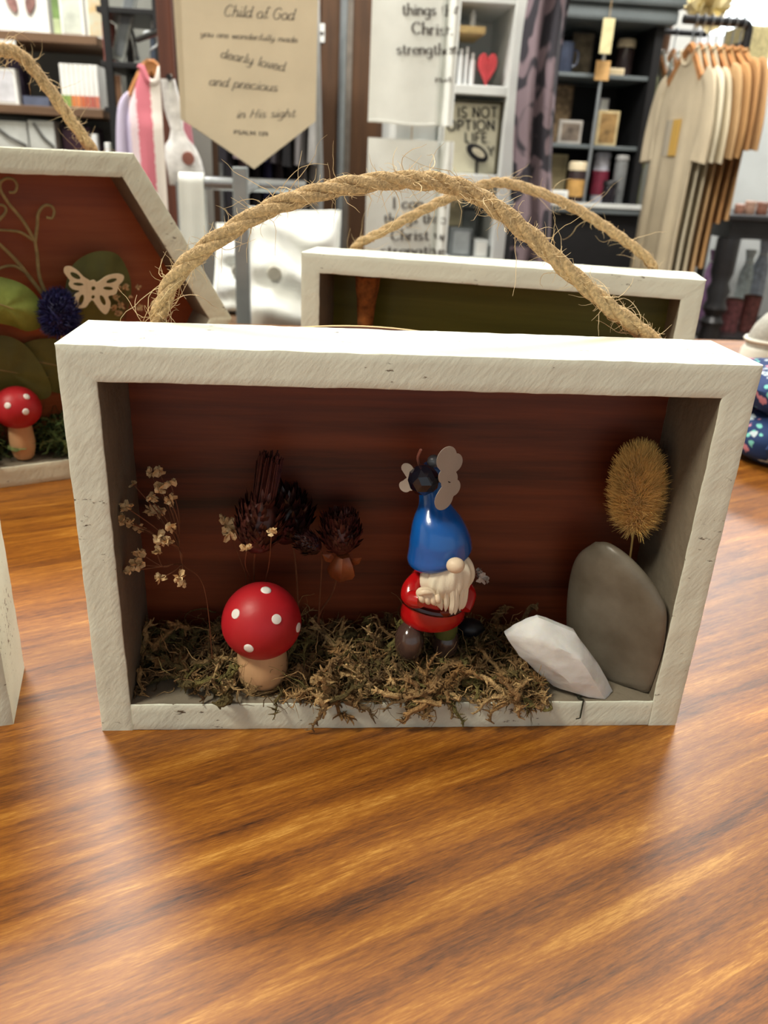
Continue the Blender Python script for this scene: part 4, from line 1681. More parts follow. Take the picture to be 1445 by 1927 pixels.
# shoe
sb = atz(1432, 745)
m_canvas = mat('pale_grey_canvas', s2l(176, 178, 172), .85, var=.08, scale=300, bump=.2, bscale=900)
m_rub = simple('white_rubber', (226, 230, 222), .5, var=.04)
sc = Vector((sb.x+.097, sb.y+.115, 0))
sh = thing('canvas_shoe', 'small white and pale grey canvas shoe behind the navy fabric rolls', 'shoe', sc)


def shoe_body(zs, wid, infl):
    bm = BM()
    n = 40
    R = []
    for z, s in zs:
        R.append([bm.verts.new(sc+Vector((math.cos(a)*wid[0]*s, math.sin(a)*wid[1]*s-.01*(z/.06), z*(1.0 if math.cos(a) > -.2 else .9)))) for a in [2*PI*k/n for k in range(n)]])
    for A, B in zip(R[:-1], R[1:]):
        for k in range(n):
            bm.faces.new((A[k], A[(k+1) % n], B[(k+1) % n], B[k]))
    bm.faces.new(R[0][::-1])
    bm.faces.new(R[-1])
    return bm


part('sole', shoe_body([(.0, .96), (.002, 1.0), (.022, 1.0), (.025, .97)], (.062, .034), 0), m_rub, sh)
part('upper', shoe_body([(.0245, .95), (.035, .96), (.05, .90), (.062, .78), (.07, .60), (.074, .4)], (.062, .034), 0), m_canvas, sh)
bm = BM()
pts = [sc+Vector((math.cos(a)*.0605, math.sin(a)*.0335-.004, .030)) for a in [2*PI*k/40 for k in range(41)]]
tube(bm, pts, .0018, 6, cap=False)
part('foxing_stripe', bm, m_rub, sh)

# ================================================================ the shop behind
def span(px0, py0, px1, py1, Y):
    "x0, x1, z0, z1 of an upright rectangle at depth Y"
    xm, ym = (px0+px1)/2, (py0+py1)/2
    return at(px0, ym, Y).x, at(px1, ym, Y).x, at(xm, py1, Y).z, at(xm, py0, Y).z


m_black = simple('black_metal', (26, 26, 28), 0.4, var=.1)
m_chrome = mat('brushed_steel', s2l(170, 176, 180), 0.3, metal=.85, var=.05)
m_paper = simple('white_card', (236, 238, 234), 0.7, var=.02)
m_cream = simple('cream_cotton', (220, 208, 182), 0.85, var=.04, scale=12, bump=.25, bscale=420)
m_whitecloth = simple('white_linen', (232, 236, 232), 0.85, var=.03, scale=20, bump=.2, bscale=500)
m_ink = simple('grey_ink', (92, 88, 84), 0.8, var=.05)
m_ink2 = simple('black_ink', (38, 38, 40), 0.8, var=.05)
m_brownwood = wood('shelf_brown_wood', [(.3, s2l(84, 62, 44)), (.7, s2l(136, 106, 78))], along='X', fine=60, band=16, ratio=.08, rough=.55)
m_redwood = wood('reddish_post_wood', [(.3, s2l(66, 34, 22)), (.7, s2l(118, 66, 46))], along='Z', fine=60, band=16, ratio=.06, rough=.45)
m_greypanel = simple('grey_panel', (136, 138, 132), 0.7, var=.05, scale=5)

# ---------------------------------------------------------------- lettering drawn as pen strokes
GLY = {
 'a': (.95, [[(.8, .78), (.55, 1), (.2, .85), (.05, .45), (.2, .08), (.5, .05), (.8, .4)], [(.8, 1), (.8, .22), (.95, 0)]]),
 'c': (.85, [[(.75, .8), (.45, 1), (.12, .75), (.05, .4), (.25, .05), (.55, .02), (.8, .2)]]),
 'd': (.95, [[(.8, .78), (.55, 1), (.2, .85), (.05, .45), (.2, .08), (.5, .05), (.8, .4)], [(.8, 1.75), (.8, .22), (.95, 0)]]),
 'e': (.85, [[(.08, .52), (.75, .55), (.65, .92), (.4, 1), (.12, .75), (.06, .4), (.25, .06), (.55, .02), (.8, .2)]]),
 'f': (.65, [[(.72, 1.6), (.5, 1.75), (.32, 1.45), (.3, 0)], [(.06, .95), (.6, .95)]]),
 'g': (.95, [[(.8, .78), (.55, 1), (.2, .85), (.05, .45), (.2, .12), (.5, .1), (.8, .4)], [(.8, 1), (.8, -.35), (.5, -.68), (.15, -.5)]]),
 'h': (.9, [[(.12, 1.75), (.12, 0)], [(.12, .6), (.35, .97), (.62, .95), (.75, .65), (.75, 0)]]),
 'i': (.4, [[(.2, 1), (.2, 0)], [(.2, 1.38), (.2, 1.5)]]),
 'l': (.4, [[(.2, 1.75), (.2, 0)]]),
 'm': (1.3, [[(.1, 1), (.1, 0)], [(.1, .65), (.33, 1), (.6, .8), (.6, 0)], [(.6, .65), (.83, 1), (1.1, .8), (1.1, 0)]]),
 'n': (.9, [[(.12, 1), (.12, 0)], [(.12, .6), (.38, 1), (.65, .92), (.74, .6), (.74, 0)]]),
 'o': (.9, [[(.45, 1), (.12, .8), (.05, .45), (.2, .08), (.48, 0), (.78, .2), (.82, .6), (.65, .93), (.45, 1)]]),
 'p': (.9, [[(.12, 1), (.12, -.7)], [(.12, .7), (.4, 1), (.75, .8), (.8, .4), (.5, 0), (.12, .25)]]),
 'r': (.65, [[(.12, 1), (.12, 0)], [(.12, .6), (.35, .98), (.6, .95)]]),
 's': (.72, [[(.65, .85), (.4, 1), (.15, .85), (.2, .6), (.55, .42), (.62, .18), (.35, 0), (.08, .15)]]),
 't': (.7, [[(.3, 1.45), (.3, .25), (.48, 0), (.68, .12)], [(.05, 1), (.6, 1)]]),
 'u': (.9, [[(.12, 1), (.12, .3), (.35, 0), (.6, .1), (.76, .4)], [(.76, 1), (.76, 0)]]),
 'v': (.85, [[(.08, 1), (.4, 0), (.75, 1)]]),
 'w': (1.2, [[(.06, 1), (.32, 0), (.58, .9), (.84, 0), (1.1, 1)]]),
 'y': (.9, [[(.1, 1), (.12, .4), (.35, .05), (.6, .15), (.76, .5)], [(.76, 1), (.76, -.3), (.5, -.68), (.15, -.5)]]),
 'C': (1.2, [[(1.05, 1.4), (.7, 1.72), (.25, 1.48), (.05, .85), (.25, .2), (.7, 0), (1.08, .3)]]),
 'G': (1.25, [[(1.05, 1.4), (.7, 1.72), (.25, 1.48), (.05, .85), (.25, .2), (.7, 0), (1.08, .3), (1.08, .8)], [(.7, .8), (1.12, .8)]]),
 'H': (1.3, [[(.15, 1.72), (.15, 0)], [(1.05, 1.72), (1.05, 0)], [(.15, .88), (1.05, .88)]]),
 'I': (.5, [[(.25, 1.72), (.25, 0)]]),
 'L': (.95, [[(.15, 1.72), (.15, 0)], [(.15, 0), (.85, 0)]]),
 'N': (1.3, [[(.15, 0), (.15, 1.72)], [(.15, 1.72), (1.05, 0)], [(1.05, 0), (1.05, 1.72)]]),
 'O': (1.4, [[(.65, 1.74), (.2, 1.45), (.06, .86), (.2, .27), (.65, -.02), (1.1, .27), (1.24, .86), (1.1, 1.45), (.65, 1.74)]]),
 'T': (1.1, [[(.05, 1.7), (1.05, 1.7)], [(.55, 1.7), (.55, 0)]]),
 'F': (.95, [[(.15, 1.72), (.15, 0)], [(.15, 1.7), (.85, 1.7)], [(.15, .9), (.75, .9)]]),
 'E': (.95, [[(.15, 1.72), (.15, 0)], [(.15, 1.7), (.85, 1.7)], [(.15, .88), (.75, .88)], [(.15, 0), (.88, 0)]]),
 'P': (1.0, [[(.15, 1.72), (.15, 0)], [(.15, 1.7), (.6, 1.7), (.9, 1.3), (.6, .82), (.15, .8)]]),
 'S': (1.0, [[(.88, 1.5), (.5, 1.73), (.15, 1.4), (.3, 1.0), (.75, .72), (.85, .3), (.5, 0), (.1, .25)]]),
 'Y': (1.2, [[(.05, 1.72), (.58, .85), (1.1, 1.72)], [(.58, .85), (.58, 0)]]),
 'A': (1.2, [[(.05, 0), (.6, 1.72)], [(.6, 1.72), (1.15, 0)], [(.25, .6), (.95, .6)]]),
 'M': (1.5, [[(.12, 0), (.15, 1.72)], [(.15, 1.72), (.72, .4)], [(.72, .4), (1.3, 1.72)], [(1.3, 1.72), (1.33, 0)]]),
 '1': (.6, [[(.1, 1.4), (.35, 1.72)], [(.35, 1.72), (.35, 0)]]),
 '3': (.9, [[(.1, 1.5), (.45, 1.72), (.75, 1.4), (.4, .92)], [(.4, .92), (.8, .6), (.6, .05), (.3, 0), (.08, .2)]]),
 '9': (.9, [[(.75, 1.3), (.45, 1.72), (.1, 1.35), (.3, .9), (.7, 1.1), (.76, 1.4), (.7, .4), (.4, 0)]]),
 '.': (.35, [[(.15, .0), (.15, .12)]]), ' ': (.6, []),
}


def text_strokes(s, thick, thin, slant=0.0, serif=False, track=0.12, join=False):
    "list of ribbons ((x, y, half-width) runs) for a line of text, x-height 1; returns runs and width"
    x, runs = 0.0, []
    for ch in s:
        w, polys = GLY.get(ch, GLY[' '])
        for pl in polys:
            P = [Vector((a, b, 0)) for a, b in pl]
            if len(P) > 2:
                P = smooth_path(P, len(P)*4)
            run = []
            for i, p in enumerate(P):
                d = P[min(i+1, len(P)-1)]-P[max(i-1, 0)]
                d = d.normalized() if d.length > 1e-6 else Vector((0, 1, 0))
                hw = thin+(thick-thin)*abs(d.y)**1.5
                run.append((x+p.x+slant*p.y, p.y, hw))
            runs.append(run)
            if serif and len(pl) == 2 and abs(pl[0][0]-pl[1][0]) < .05 and abs(pl[0][1]-pl[1][1]) > .5:
                for q in pl:
                    runs.append([(x+q[0]-.17, q[1], thin*1.2), (x+q[0]+.17, q[1], thin*1.2)])
        if join and ch not in ' .' and ch.islower():
            runs.append([(x+w-.12, .05, thin), (x+w+track*.6, .10, thin), (x+w+track+.1, .35, thin)])
        x += w+track
    return runs, x-track


def lettering(lines, to_world, m, parent, nrm, **kw):
    "each line: (text, u0, v0 baseline, u1, v1 baseline, x-height) on a sheet; to_world(u, v) is a point of the sheet"
    for txt, u0, v0, u1, v1, xh in lines:
        runs, w = text_strokes(txt, **kw)
        bm = BM()
        for run in runs:
            L_, R_ = [], []
            for i, (x, y, hw) in enumerate(run):
                a = run[max(i-1, 0)]
                b = run[min(i+1, len(run)-1)]
                d = Vector((b[0]-a[0], b[1]-a[1]))
                d = d.normalized() if d.length > 1e-6 else Vector((0, 1))
                for lst, s in ((L_, 1), (R_, -1)):
                    X, Yv = x-d.y*hw*s, y+d.x*hw*s
                    f = X/w
                    p = to_world(u0+(u1-u0)*f, v0+(v1-v0)*f+Yv*xh)
                    lst.append(bm.verts.new(p-nrm*.0006))
            for i in range(len(L_)-1):
                try:
                    bm.faces.new((L_[i], L_[i+1], R_[i+1], R_[i]))
                except ValueError:
                    pass
        fs = list(bm.faces)
        r = bmesh.ops.extrude_face_region(bm, geom=fs)
        for v in [g for g in r['geom'] if isinstance(g, bmesh.types.BMVert)]:
            v.co += nrm*.0004
        bmesh.ops.recalc_face_normals(bm, faces=bm.faces)
        part('lettering', bm, m, parent, smooth=False)


NY = Vector((0, 1, 0))

# ---------------------------------------------------------------- banners on a hanging rail
def hanging_rail(Y, x0, x1, z, label):
    t = thing('hanging_rail', label, 'rail', ((x0+x1)/2, Y, z))
    bm = BM()
    tube(bm, [Vector((x0, Y, z)), Vector((x1, Y, z))], .010, 12)
    part('bar', bm, m_black, t)
    for x in (x0+.03, x1-.03):
        bm = BM()
        tube(bm, [Vector((x, Y, z)), Vector((x, Y, CEIL))], .006, 8)
        part('hanger_rod', bm, m_black, t)
    return t


BY = 1.20
rb_z = at(460, -150, BY).z
hanging_rail(BY, at(300, -150, BY).x, at(640, -150, BY).x, rb_z, 'black rail holding the cream pennants from the ceiling')


def banner(px, Y, label, dxm=0.0):
    o = [at(x, y, Y) for x, y in px]
    t = thing('pennant_banner', label, 'banner', (o[-2].x, Y, o[-2].z), group='cream cloth pennants')
    bm = BM()
    poly_solid(bm, [(p.x, p.z) for p in o], Y, Y+.0022)
    part('cloth', bm, m_cream, t, smooth=False)
    bm = BM()
    tube(bm, [Vector((o[0].x-.012, Y+.001, o[0].z)), Vector((o[1].x+.012, Y+.001, o[1].z))], .005, 10)
    part('dowel', bm, m_brownwood, t)
    bm = BM()
    tube(bm, [Vector((o[0].x, Y+.001, o[0].z)), Vector(((o[0].x+o[1].x)/2, Y+.001, rb_z+.012)), Vector((o[1].x, Y+.001, o[1].z))], .0012, 6)
    part('cord', bm, m_jute, t)
    return t


b1 = banner([(336, -90), (600, -90), (594, 228), (478, 318), (350, 228)], BY, 'front cream pennant banner with handwritten grey verse')
banner([(320, -92), (584, -92), (586, 225), (472, 312), (340, 224)], BY+.02, 'plain cream pennant just behind the lettered pennant')
wy = lambda u, v: at(u, v, BY)


def W_px(Y):
    return lambda u, v: at(u, v, Y)


def px_lines(lines):
    # written from pixels on the sheet: text, x0, y0, x1, y1 (baseline), x-height in pixels (up is negative)
    return [(t, a, b, c, d, -h) for t, a, b, c, d, h in lines]


lettering(px_lines([('Child of God', 420, 30, 552, 38, 12.5), ('you are wonderfully made', 376, 68, 558, 80, 6.5), ('dearly loved', 414, 108, 534, 134, 10.5), ('and precious', 392, 160, 520, 172, 10),
                    ('in His sight', 444, 222, 554, 220, 9)]), wy, m_ink, b1, NY, thick=.075, thin=.04, slant=.32, track=.10, join=True)
lettering(px_lines([('PSALM 139', 440, 252, 504, 256, 4.2)]), wy, m_ink, b1, NY, thick=.14, thin=.1)

# ---------------------------------------------------------------- tea towels
TWY = 1.6
tw_z = at(780, -160, TWY).z
hanging_rail(TWY+.03, at(660, -160, TWY).x, at(900, -160, TWY).x, tw_z, 'black rail holding the lettered tea towels from the ceiling')


FOLD = {}


def towel(px0, py0, px1, py1, Y, label, seed, fold_from=.80, skew=0.0):
    x0, x1, z0, z1 = span(px0, py0, px1, py1, Y)
    bm = BM()

    def fn(u, v):
        y = Y+.0015*math.sin(u*9+seed)+.0012*math.sin(v*5+seed)
        if u > fold_from:
            k = (u-fold_from)/(1-fold_from)
            y += .018*math.sin(k*PI*2.2)*(.8+.2*v)
        return Vector((x0+(x1-x0)*u+skew*(1-v), y, z0+(z1-z0)*v+.002*math.sin(u*7+seed)*(1-v)))
    grid_sheet(bm, fn, 40, 24, .0014)
    FOLD[label] = lambda x: fn(min(max((x-x0)/(x1-x0), 0), 1), .5).y-Y
    t = thing('tea_towel', label, 'tea towel', ((x0+x1)/2, Y, z0), group='white lettered tea towels')
    part('cloth', bm, m_whitecloth, t, smooth=80)
    bm = BM()
    tube(bm, [fn(k/20, .012)+Vector((0, -.0012, 0)) for k in range(21)], .0012, 5)
    part('hem', bm, m_whitecloth, t)
    bm = BM()
    tube(bm, [Vector(((x0+x1)/2, Y, z1-.004)), Vector(((x0+x1)/2, Y+.02, tw_z+.012))], .0012, 6)
    part('loop', bm, m_jute, t)
    return t


def tw_text(t, Y, lines, m):
    fo = FOLD[t['label']]

    def onto(u, v):
        p = at(u, v, Y-.0035)
        return Vector((p.x, p.y+fo(p.x), p.z))
    lettering(px_lines(lines), onto, m, t, NY, thick=.14, thin=.06, serif=True, track=.10)


t1 = towel(698, -110, 864, 236, TWY, 'upper white tea towel with grey printed verse ending strengthens', 1)
tw_text(t1, TWY, [('things thr', 756, 28, 862, 28, 12), ('Christ', 775, 63, 850, 67, 12.5), ('strengthen', 746, 102, 862, 102, 11.5), ('Phil', 819, 154, 846, 154, 4.5)], m_ink)
towel(748, 60, 842, 268, TWY+.075, 'plain white tea towel hanging between the two lettered ones', 4)
t3 = towel(686, 262, 841, 640, TWY+.02, 'lower white tea towel printed I can do things', 7)
tw_text(t3, TWY+.02, [('I can do', 738, 392, 836, 392, 11.5), ('things thro', 722, 420, 838, 420, 10.5), ('Christ w', 736, 452, 836, 452, 11.5), ('strengthe', 716, 480, 836, 480, 10.5)], m_ink)

# ---------------------------------------------------------------- white bookcase
CY = 2.02
m_bc = simple('white_bookcase_paint', (222, 226, 224), .5, var=.03, scale=8)
bx1 = at(992, 60, CY).x
bx0 = at(742, 60, CY).x
bc_ = thing('bookcase', 'tall white bookcase beside the tea towels', 'bookcase', ((bx0+bx1)/2, CY+.15, FLOOR))
ztop = at(980, -120, CY).z
part('side_panel', bxw(bx1-.034, bx1, CY, CY+.30, FLOOR, ztop, .003), m_bc, bc_, smooth=False)
part('side_panel', bxw(bx0, bx0+.045, CY, CY+.30, FLOOR, ztop, .003), m_bc, bc_, smooth=False)
part('back_panel', bxw(bx0+.045, bx1-.034, CY+.29, CY+.30, FLOOR, ztop), m_bc, bc_, smooth=False)
SH = {}
for nm, px, py in (('a', 905, -16), ('c', 905, 160), ('d', 900, 328), ('e', 890, 486), ('f', 880, 700)):
    z = at(px, py, CY).z
    SH[nm] = z
    part('shelf', bxw(bx0+.045, bx1-.034, CY+.005, CY+.29, z-.022, z, .002), m_bc, bc_, smooth=False)
part('shelf', bxw(bx0+.045, bx1-.034, CY-.005, CY+.004, ztop-.06, ztop), m_bc, bc_, smooth=False)
# small wooden riser shelf inside it
zr = at(885, 52, CY+.06).z
rs = thing('riser_stand', 'small wooden riser stand inside the white bookcase', 'stand', (at(860, 60, CY+.1).x, CY+.1, SH['c']))
xr0, xr1 = at(800, 60, CY+.1).x, at(905, 60, CY+.1).x
part('top', bxw(xr0, xr1, CY+.03, CY+.2, zr-.016, zr, .002), simple('pale_pine', (206, 178, 122), .6), rs, smooth=False)
for x in (xr0+.004, ):
    part('leg', bxw(x, x+.016, CY+.04, CY+.19, SH['c'], zr-.016), m_black, rs, smooth=False)
part('leg', bxw(xr1-.06, xr1-.044, CY+.16, CY+.19, SH['c'], zr-.016), m_black, rs, smooth=False)
m_bottle = simple('white_glossy_bottle', (232, 236, 238), .2, var=.02)


def bottle(px0, px1, py0, Y, zb, label, m=None, cap=None, group='small white bottles'):
    x0, x1 = at(px0, py0, Y).x, at(px1, py0, Y).x
    z1 = at((px0+px1)/2, py0, Y).z
    h, r, x = z1-zb, (x1-x0)/2, (x0+x1)/2
    t = thing('bottle', label, 'bottle', (x, Y, zb), group=group)
    bm = BM()
    lathe(bm, [(0, 0), (r*.92, 0), (r, h*.03), (r, h*.74), (r*.85, h*.80), (r*.5, h*.84), (r*.5, h*.86), (0, h*.86)], 20, (0, 0, 0))
    part('body', bm, m or m_bottle, t, local=True)
    bm = BM()
    lathe(bm, [(0, h*.86), (r*.58, h*.86), (r*.58, h*.985), (r*.5, h), (0, h)], 16, (0, 0, 0))
    part('cap', bm, cap or m or m_bottle, t, local=True)
    return t


bottle(886, 897, 19, CY+.07, zr, 'slim white bottle on the wooden riser', group=None)
for k, (a, b, y) in enumerate(((864, 874, 92), (876, 884, 88), (885, 896, 100))):
    bottle(a, b, y, CY+.06+.004*k, SH['c'], ('slim white bottle below the riser, against the tea towel', 'tallest slim white bottle below the wooden riser', 'shortest slim white bottle, beside the red heart')[k])
# red heart
hz = SH['c']
hx0, hx1, hz0, hz1 = span(898, 98, 934, 162, CY+.05)
hw, hh = (hx1-hx0), hz1-hz
outl = []
for k in range(48):
    a = 2*PI*k/48
    X, Z = 16*math.sin(a)**3, 13*math.cos(a)-5*math.cos(2*a)-2*math.cos(3*a)-math.cos(4*a)
    outl.append(((hx0+hx1)/2+X/33*hw, hz+(Z+17)/30*hh))
bm = BM()
poly_solid(bm, outl, CY+.04, CY+.06)
bmesh.ops.bevel(bm, geom=list(bm.edges), offset=.002, segments=1, affect='EDGES')
single('heart_block', bm, simple('red_felt_heart', (196, 66, 72), .6, var=.1), 'red wooden heart on the white bookcase shelf', 'heart ornament', smooth=False)
# sign
sx0, sx1, sz0, sz1 = span(800, 192, 947, 325, CY+.035)
sz0 = SH['d']
sx1 = min(sx1, bx1-.034-.0075)
sg = thing('wall_sign', 'cream distressed sign with black capital lettering ending IS NOT OPTION LIFE', 'sign', ((sx0+sx1)/2, CY+.04, sz0))
part('board', bxw(sx0, sx1, CY+.035, CY+.047, sz0, sz1, .003), simple('distressed_cream_board', (206, 202, 178), .7, var=.12, scale=12), sg, smooth=False)
bm = BM()
for a, b, c, d in ((sx0-.006, sx1+.006, sz1, sz1+.006), (sx0-.006, sx0, sz0, sz1), (sx1, sx1+.006, sz0, sz1)):
    box(bm, a, b, CY+.029, CY+.049, c, d)
part('frame', bm, simple('dark_olive_frame', (74, 70, 52), .6), sg, smooth=False)
lettering(px_lines([('IS NOT', 860, 221, 936, 221, 11.2), ('OPTION', 841, 245, 932, 245, 11), ('LIFE.', 874, 267, 922, 268, 10.5), ('Y', 917, 292, 930, 293, 10)]), W_px(CY+.0335), m_ink2, sg, NY, thick=.13, thin=.12)
# black tag and items in front of the sign
q = at(898, 288, CY+.018)
tgz = thing('leather_tag', 'black oval leather tag leaning before the lettered sign', 'tag', (q.x, CY+.018, SH['d']))
bm = BM()
lathe(bm, [(0, -.004), (.030, -.004), (.033, 0), (.030, .004), (0, .004)], 24, (q.x, CY+.018, q.z), sy=.55, mtx=(Matrix.Rotation(.5, 3, 'Y') @ Matrix.Rotation(PI/2, 3, 'X')))
part('tag', bm, m_black, tgz)
bm = BM()
lathe(bm, [(0, -.002), (.019, -.002), (.019, .002), (0, .002)], 20, (q.x+.002, CY+.013, q.z+.001), sy=.45, mtx=(Matrix.Rotation(.5, 3, 'Y') @ Matrix.Rotation(PI/2, 3, 'X')))
part('inlay', bm, simple('inlay_cream', (206, 200, 176), .6), tgz)
bm = BM()
tube(bm, [Vector((q.x, CY+.020, q.z)), Vector((q.x+.003, CY+.022, SH['d']))], .004, 8)
part('stand', bm, m_black, tgz)


def card_box(name, label, cat, px0, py0, px1, Y, zb, dep, m, face=None, group=None, bev=.002, inset=.12, face_name='front_panel'):
    "a box-like article standing on zb with a printed or recessed front panel"
    x0, x1 = at(px0, py0, Y).x, at(px1, py0, Y).x
    z1 = at((px0+px1)/2, py0, Y).z
    t = thing(name, label, cat, ((x0+x1)/2, Y+dep/2, zb), group=group)
    part('body', bxw(x0, x1, Y, Y+dep, zb, z1, bev), m, t, smooth=False)
    if face:
        i = (x1-x0)*inset
        part(face_name, bxw(x0+i, x1-i, Y-.0015, Y+.001, zb+i, z1-i), face, t, smooth=False)
    return t


card_box('gift_box', 'grey gift box on the lower shelf of the white bookcase', 'box', 850, 430, 890, CY+.03, SH['e'], .1, simple('slate_box', (104, 110, 112), .5), simple('slate_lid', (150, 156, 158), .5))
card_box('greeting_card', 'cream greeting card on the lower shelf of the white bookcase', 'card', 840, 375, 872, CY+.15, SH['e'], .006, simple('cream_card', (210, 204, 180), .7), simple('cream_card_print', (180, 170, 140), .7))
card_box('gift_box', 'flat white gift box on the lower shelf of the white bookcase', 'box', 894, 452, 920, CY+.02, SH['e'], .1, simple('pale_box', (190, 194, 192), .5), m_paper)
card_box('tin_box', 'dark tin box on the lower shelf of the white bookcase', 'box', 868, 392, 903, CY+.16, SH['e'], .06, simple('dark_tin', (52, 56, 58), .3), simple('tin_label', (120, 126, 126), .4))

# ---------------------------------------------------------------- patterned scarf
def blotch(name, a, b, scale):
    m, nt, bs = nodes_of(name)
    L = nt.links.new
    tc = N(nt, 'ShaderNodeTexCoord')
    nz = N(nt, 'ShaderNodeTexNoise')
    nz.inputs['Scale'].default_value = scale
    nz.inputs['Detail'].default_value = 1.0
    nz.inputs['Distortion'].default_value = 1.2
    L(tc.outputs['Object'], nz.inputs['Vector'])
    rp = ramp(nt, [(.47, a), (.52, b)])
    L(nz.outputs[0], rp.inputs[0])
    L(rp.outputs[0], bs.inputs['Base Color'])
    bs.inputs['Roughness'].default_value = .85
    return m


m_leo = blotch('blotched_scarf', s2l(52, 50, 58), s2l(132, 116, 124), 11)
SCY = 1.86
x0, x1, z0, z1 = span(972, -60, 1046, 620, SCY)
zt = at(1010, -130, SCY).z
bm = BM()
grid_sheet(bm, lambda u, v: Vector((x0+(x1-x0)*u+.012*math.sin(v*7), SCY+.02*math.sin(u*13+v*2)+.006*math.sin(v*17), z0+(zt-z0)*v)), 44, 50, .003)
scf = thing('hanging_scarf', 'mauve and charcoal blotched scarf hanging beside the white bookcase', 'scarf', ((x0+x1)/2, SCY, z0))
part('cloth', bm, m_leo, scf, smooth=80)
bm = BM()
for k in range(22):
    f = (k+.5)/22
    p = Vector((x0+(x1-x0)*f, SCY+.02*math.sin(f*13), z0))
    tube(bm, [p, p+Vector((.002, .002, -.02)), p+Vector((0, .004, -.045))], .002, 5)
part('fringe', bm, m_leo, scf)
hanging_rail(SCY, x0-.05, x1+.06, zt, 'black rail holding the blotched scarf from the ceiling')

# ---------------------------------------------------------------- dark hutch with mugs and frames
UY = 3.0
m_hutch = simple('grey_hutch_paint', (104, 112, 114), .5, var=.08, scale=10)
m_hdark = simple('black_hutch_interior', (22, 22, 24), .6, var=.1)
ux0, ux1 = at(900, 200, UY).x, at(1236, 150, UY).x
uzc = at(1130, 384, UY-.05).z
hu = thing('hutch', 'dark hutch with grey cornice holding mugs, jars and frames', 'cabinet', ((ux0+ux1)/2, UY+.15, FLOOR))
uzt = at(1130, 42, UY).z
part('base_cabinet', bxw(ux0, ux1, UY-.05, UY+.35, FLOOR, uzc-.035, .004), m_hdark, hu, smooth=False)
part('counter', bxw(ux0-.02, ux1+.02, UY-.08, UY+.36, uzc-.035, uzc, .005), m_hutch, hu, smooth=False)
part('back_panel', bxw(ux0, ux1, UY+.33, UY+.35, uzc, uzt), m_hdark, hu, smooth=False)
for a, b in ((ux0, ux0+.03), (ux1-.03, ux1)):
    part('side_panel', bxw(a, b, UY, UY+.33, uzc, uzt), m_hdark, hu, smooth=False)
part('cornice', bxw(ux0-.03, ux1+.03, UY-.04, UY+.36, uzt, uzt+.05, .012), m_hutch, hu, smooth=False)
part('cornice', bxw(ux0-.05, ux1+.05, UY-.06, UY+.36, uzt+.05, uzt+.11, .012), m_hutch, hu, smooth=False)
zs1 = at(1120, 138, UY).z
zs2 = at(1110, 272, UY).z
for z in (zs1, zs2):
    part('shelf', bxw(ux0+.03, ux1-.03, UY+.01, UY+.33, z-.014, z, .002), m_hutch, hu, smooth=False)
dx = at(1124, 200, UY).x
bm = BM()
tube(bm, [Vector((dx, UY+.005, uzc)), Vector((dx, UY+.005, uzt))], .007, 8)
part('upright_rod', bm, m_chrome, hu)
# lace along the counter edge
bm = BM()
for k in range(26):
    x = at(1036, 384, UY-.08).x+k*.0145
    lathe(bm, [(0, -.002), (.009, -.002), (.009, .002), (0, .002)], 10, (x, UY-.083, uzc-.004), mtx=Matrix.Rotation(PI/2, 3, 'X'))
part('lace_edge', bm, m_whitecloth, hu)


def mug(px0, px1, py0, Y, zb, label, m, lid=None):
    xa, xb = at(px0, py0, Y).x, at(px1, py0, Y).x
    z1 = at((px0+px1)/2, py0, Y).z
    h, r, x = z1-zb, (xb-xa)/2, (xa+xb)/2
    t = thing('mug', label, 'mug', (x, Y, zb))
    bm = BM()
    lathe(bm, [(0, 0), (r*.85, 0), (r, h*.06), (r, h), (r*.9, h), (r*.88, h*.1), (0, h*.08)], 24, (0, 0, 0))
    part('cup', bm, m, t, local=True)
    bm = BM()
    tube(bm, smooth_path([Vector((r*.9, 0, h*.8)), Vector((r*1.5, 0, h*.7)), Vector((r*1.5, 0, h*.35)), Vector((r*.9, 0, h*.2))], 12), r*.13, 8)
    part('handle', bm, m, t, local=True)
    return t


def jar(px0, px1, py0, Y, zb, label, m, lid, band=None, lidf=.2, cat='jar'):
    xa, xb = at(px0, py0, Y).x, at(px1, py0, Y).x
    z1 = at((px0+px1)/2, py0, Y).z
    h, r, x = z1-zb, (xb-xa)/2, (xa+xb)/2
    t = thing('jar', label, cat, (x, Y, zb))
    bm = BM()
    hb = h*(1-lidf)
    lathe(bm, [(0, 0), (r*.84, 0), (r*.9, hb*.05), (r*.95, hb*.9), (r*.85, hb), (0, hb)], 24, (0, 0, 0))
    part('body', bm, m, t, local=True)
    bm = BM()
    lathe(bm, [(0, hb), (r, hb), (r, h*.94), (r*.86, h), (0, h)], 24, (0, 0, 0))
    part('lid', bm, lid, t, local=True)
    if band:
        bm = BM()
        lathe(bm, [(r*.91, hb*.18), (r*.97, hb*.18), (r*.99, hb*.72), (r*.93, hb*.72)], 24, (0, 0, 0))
        part('label_band', bm, band, t, local=True)
    return t


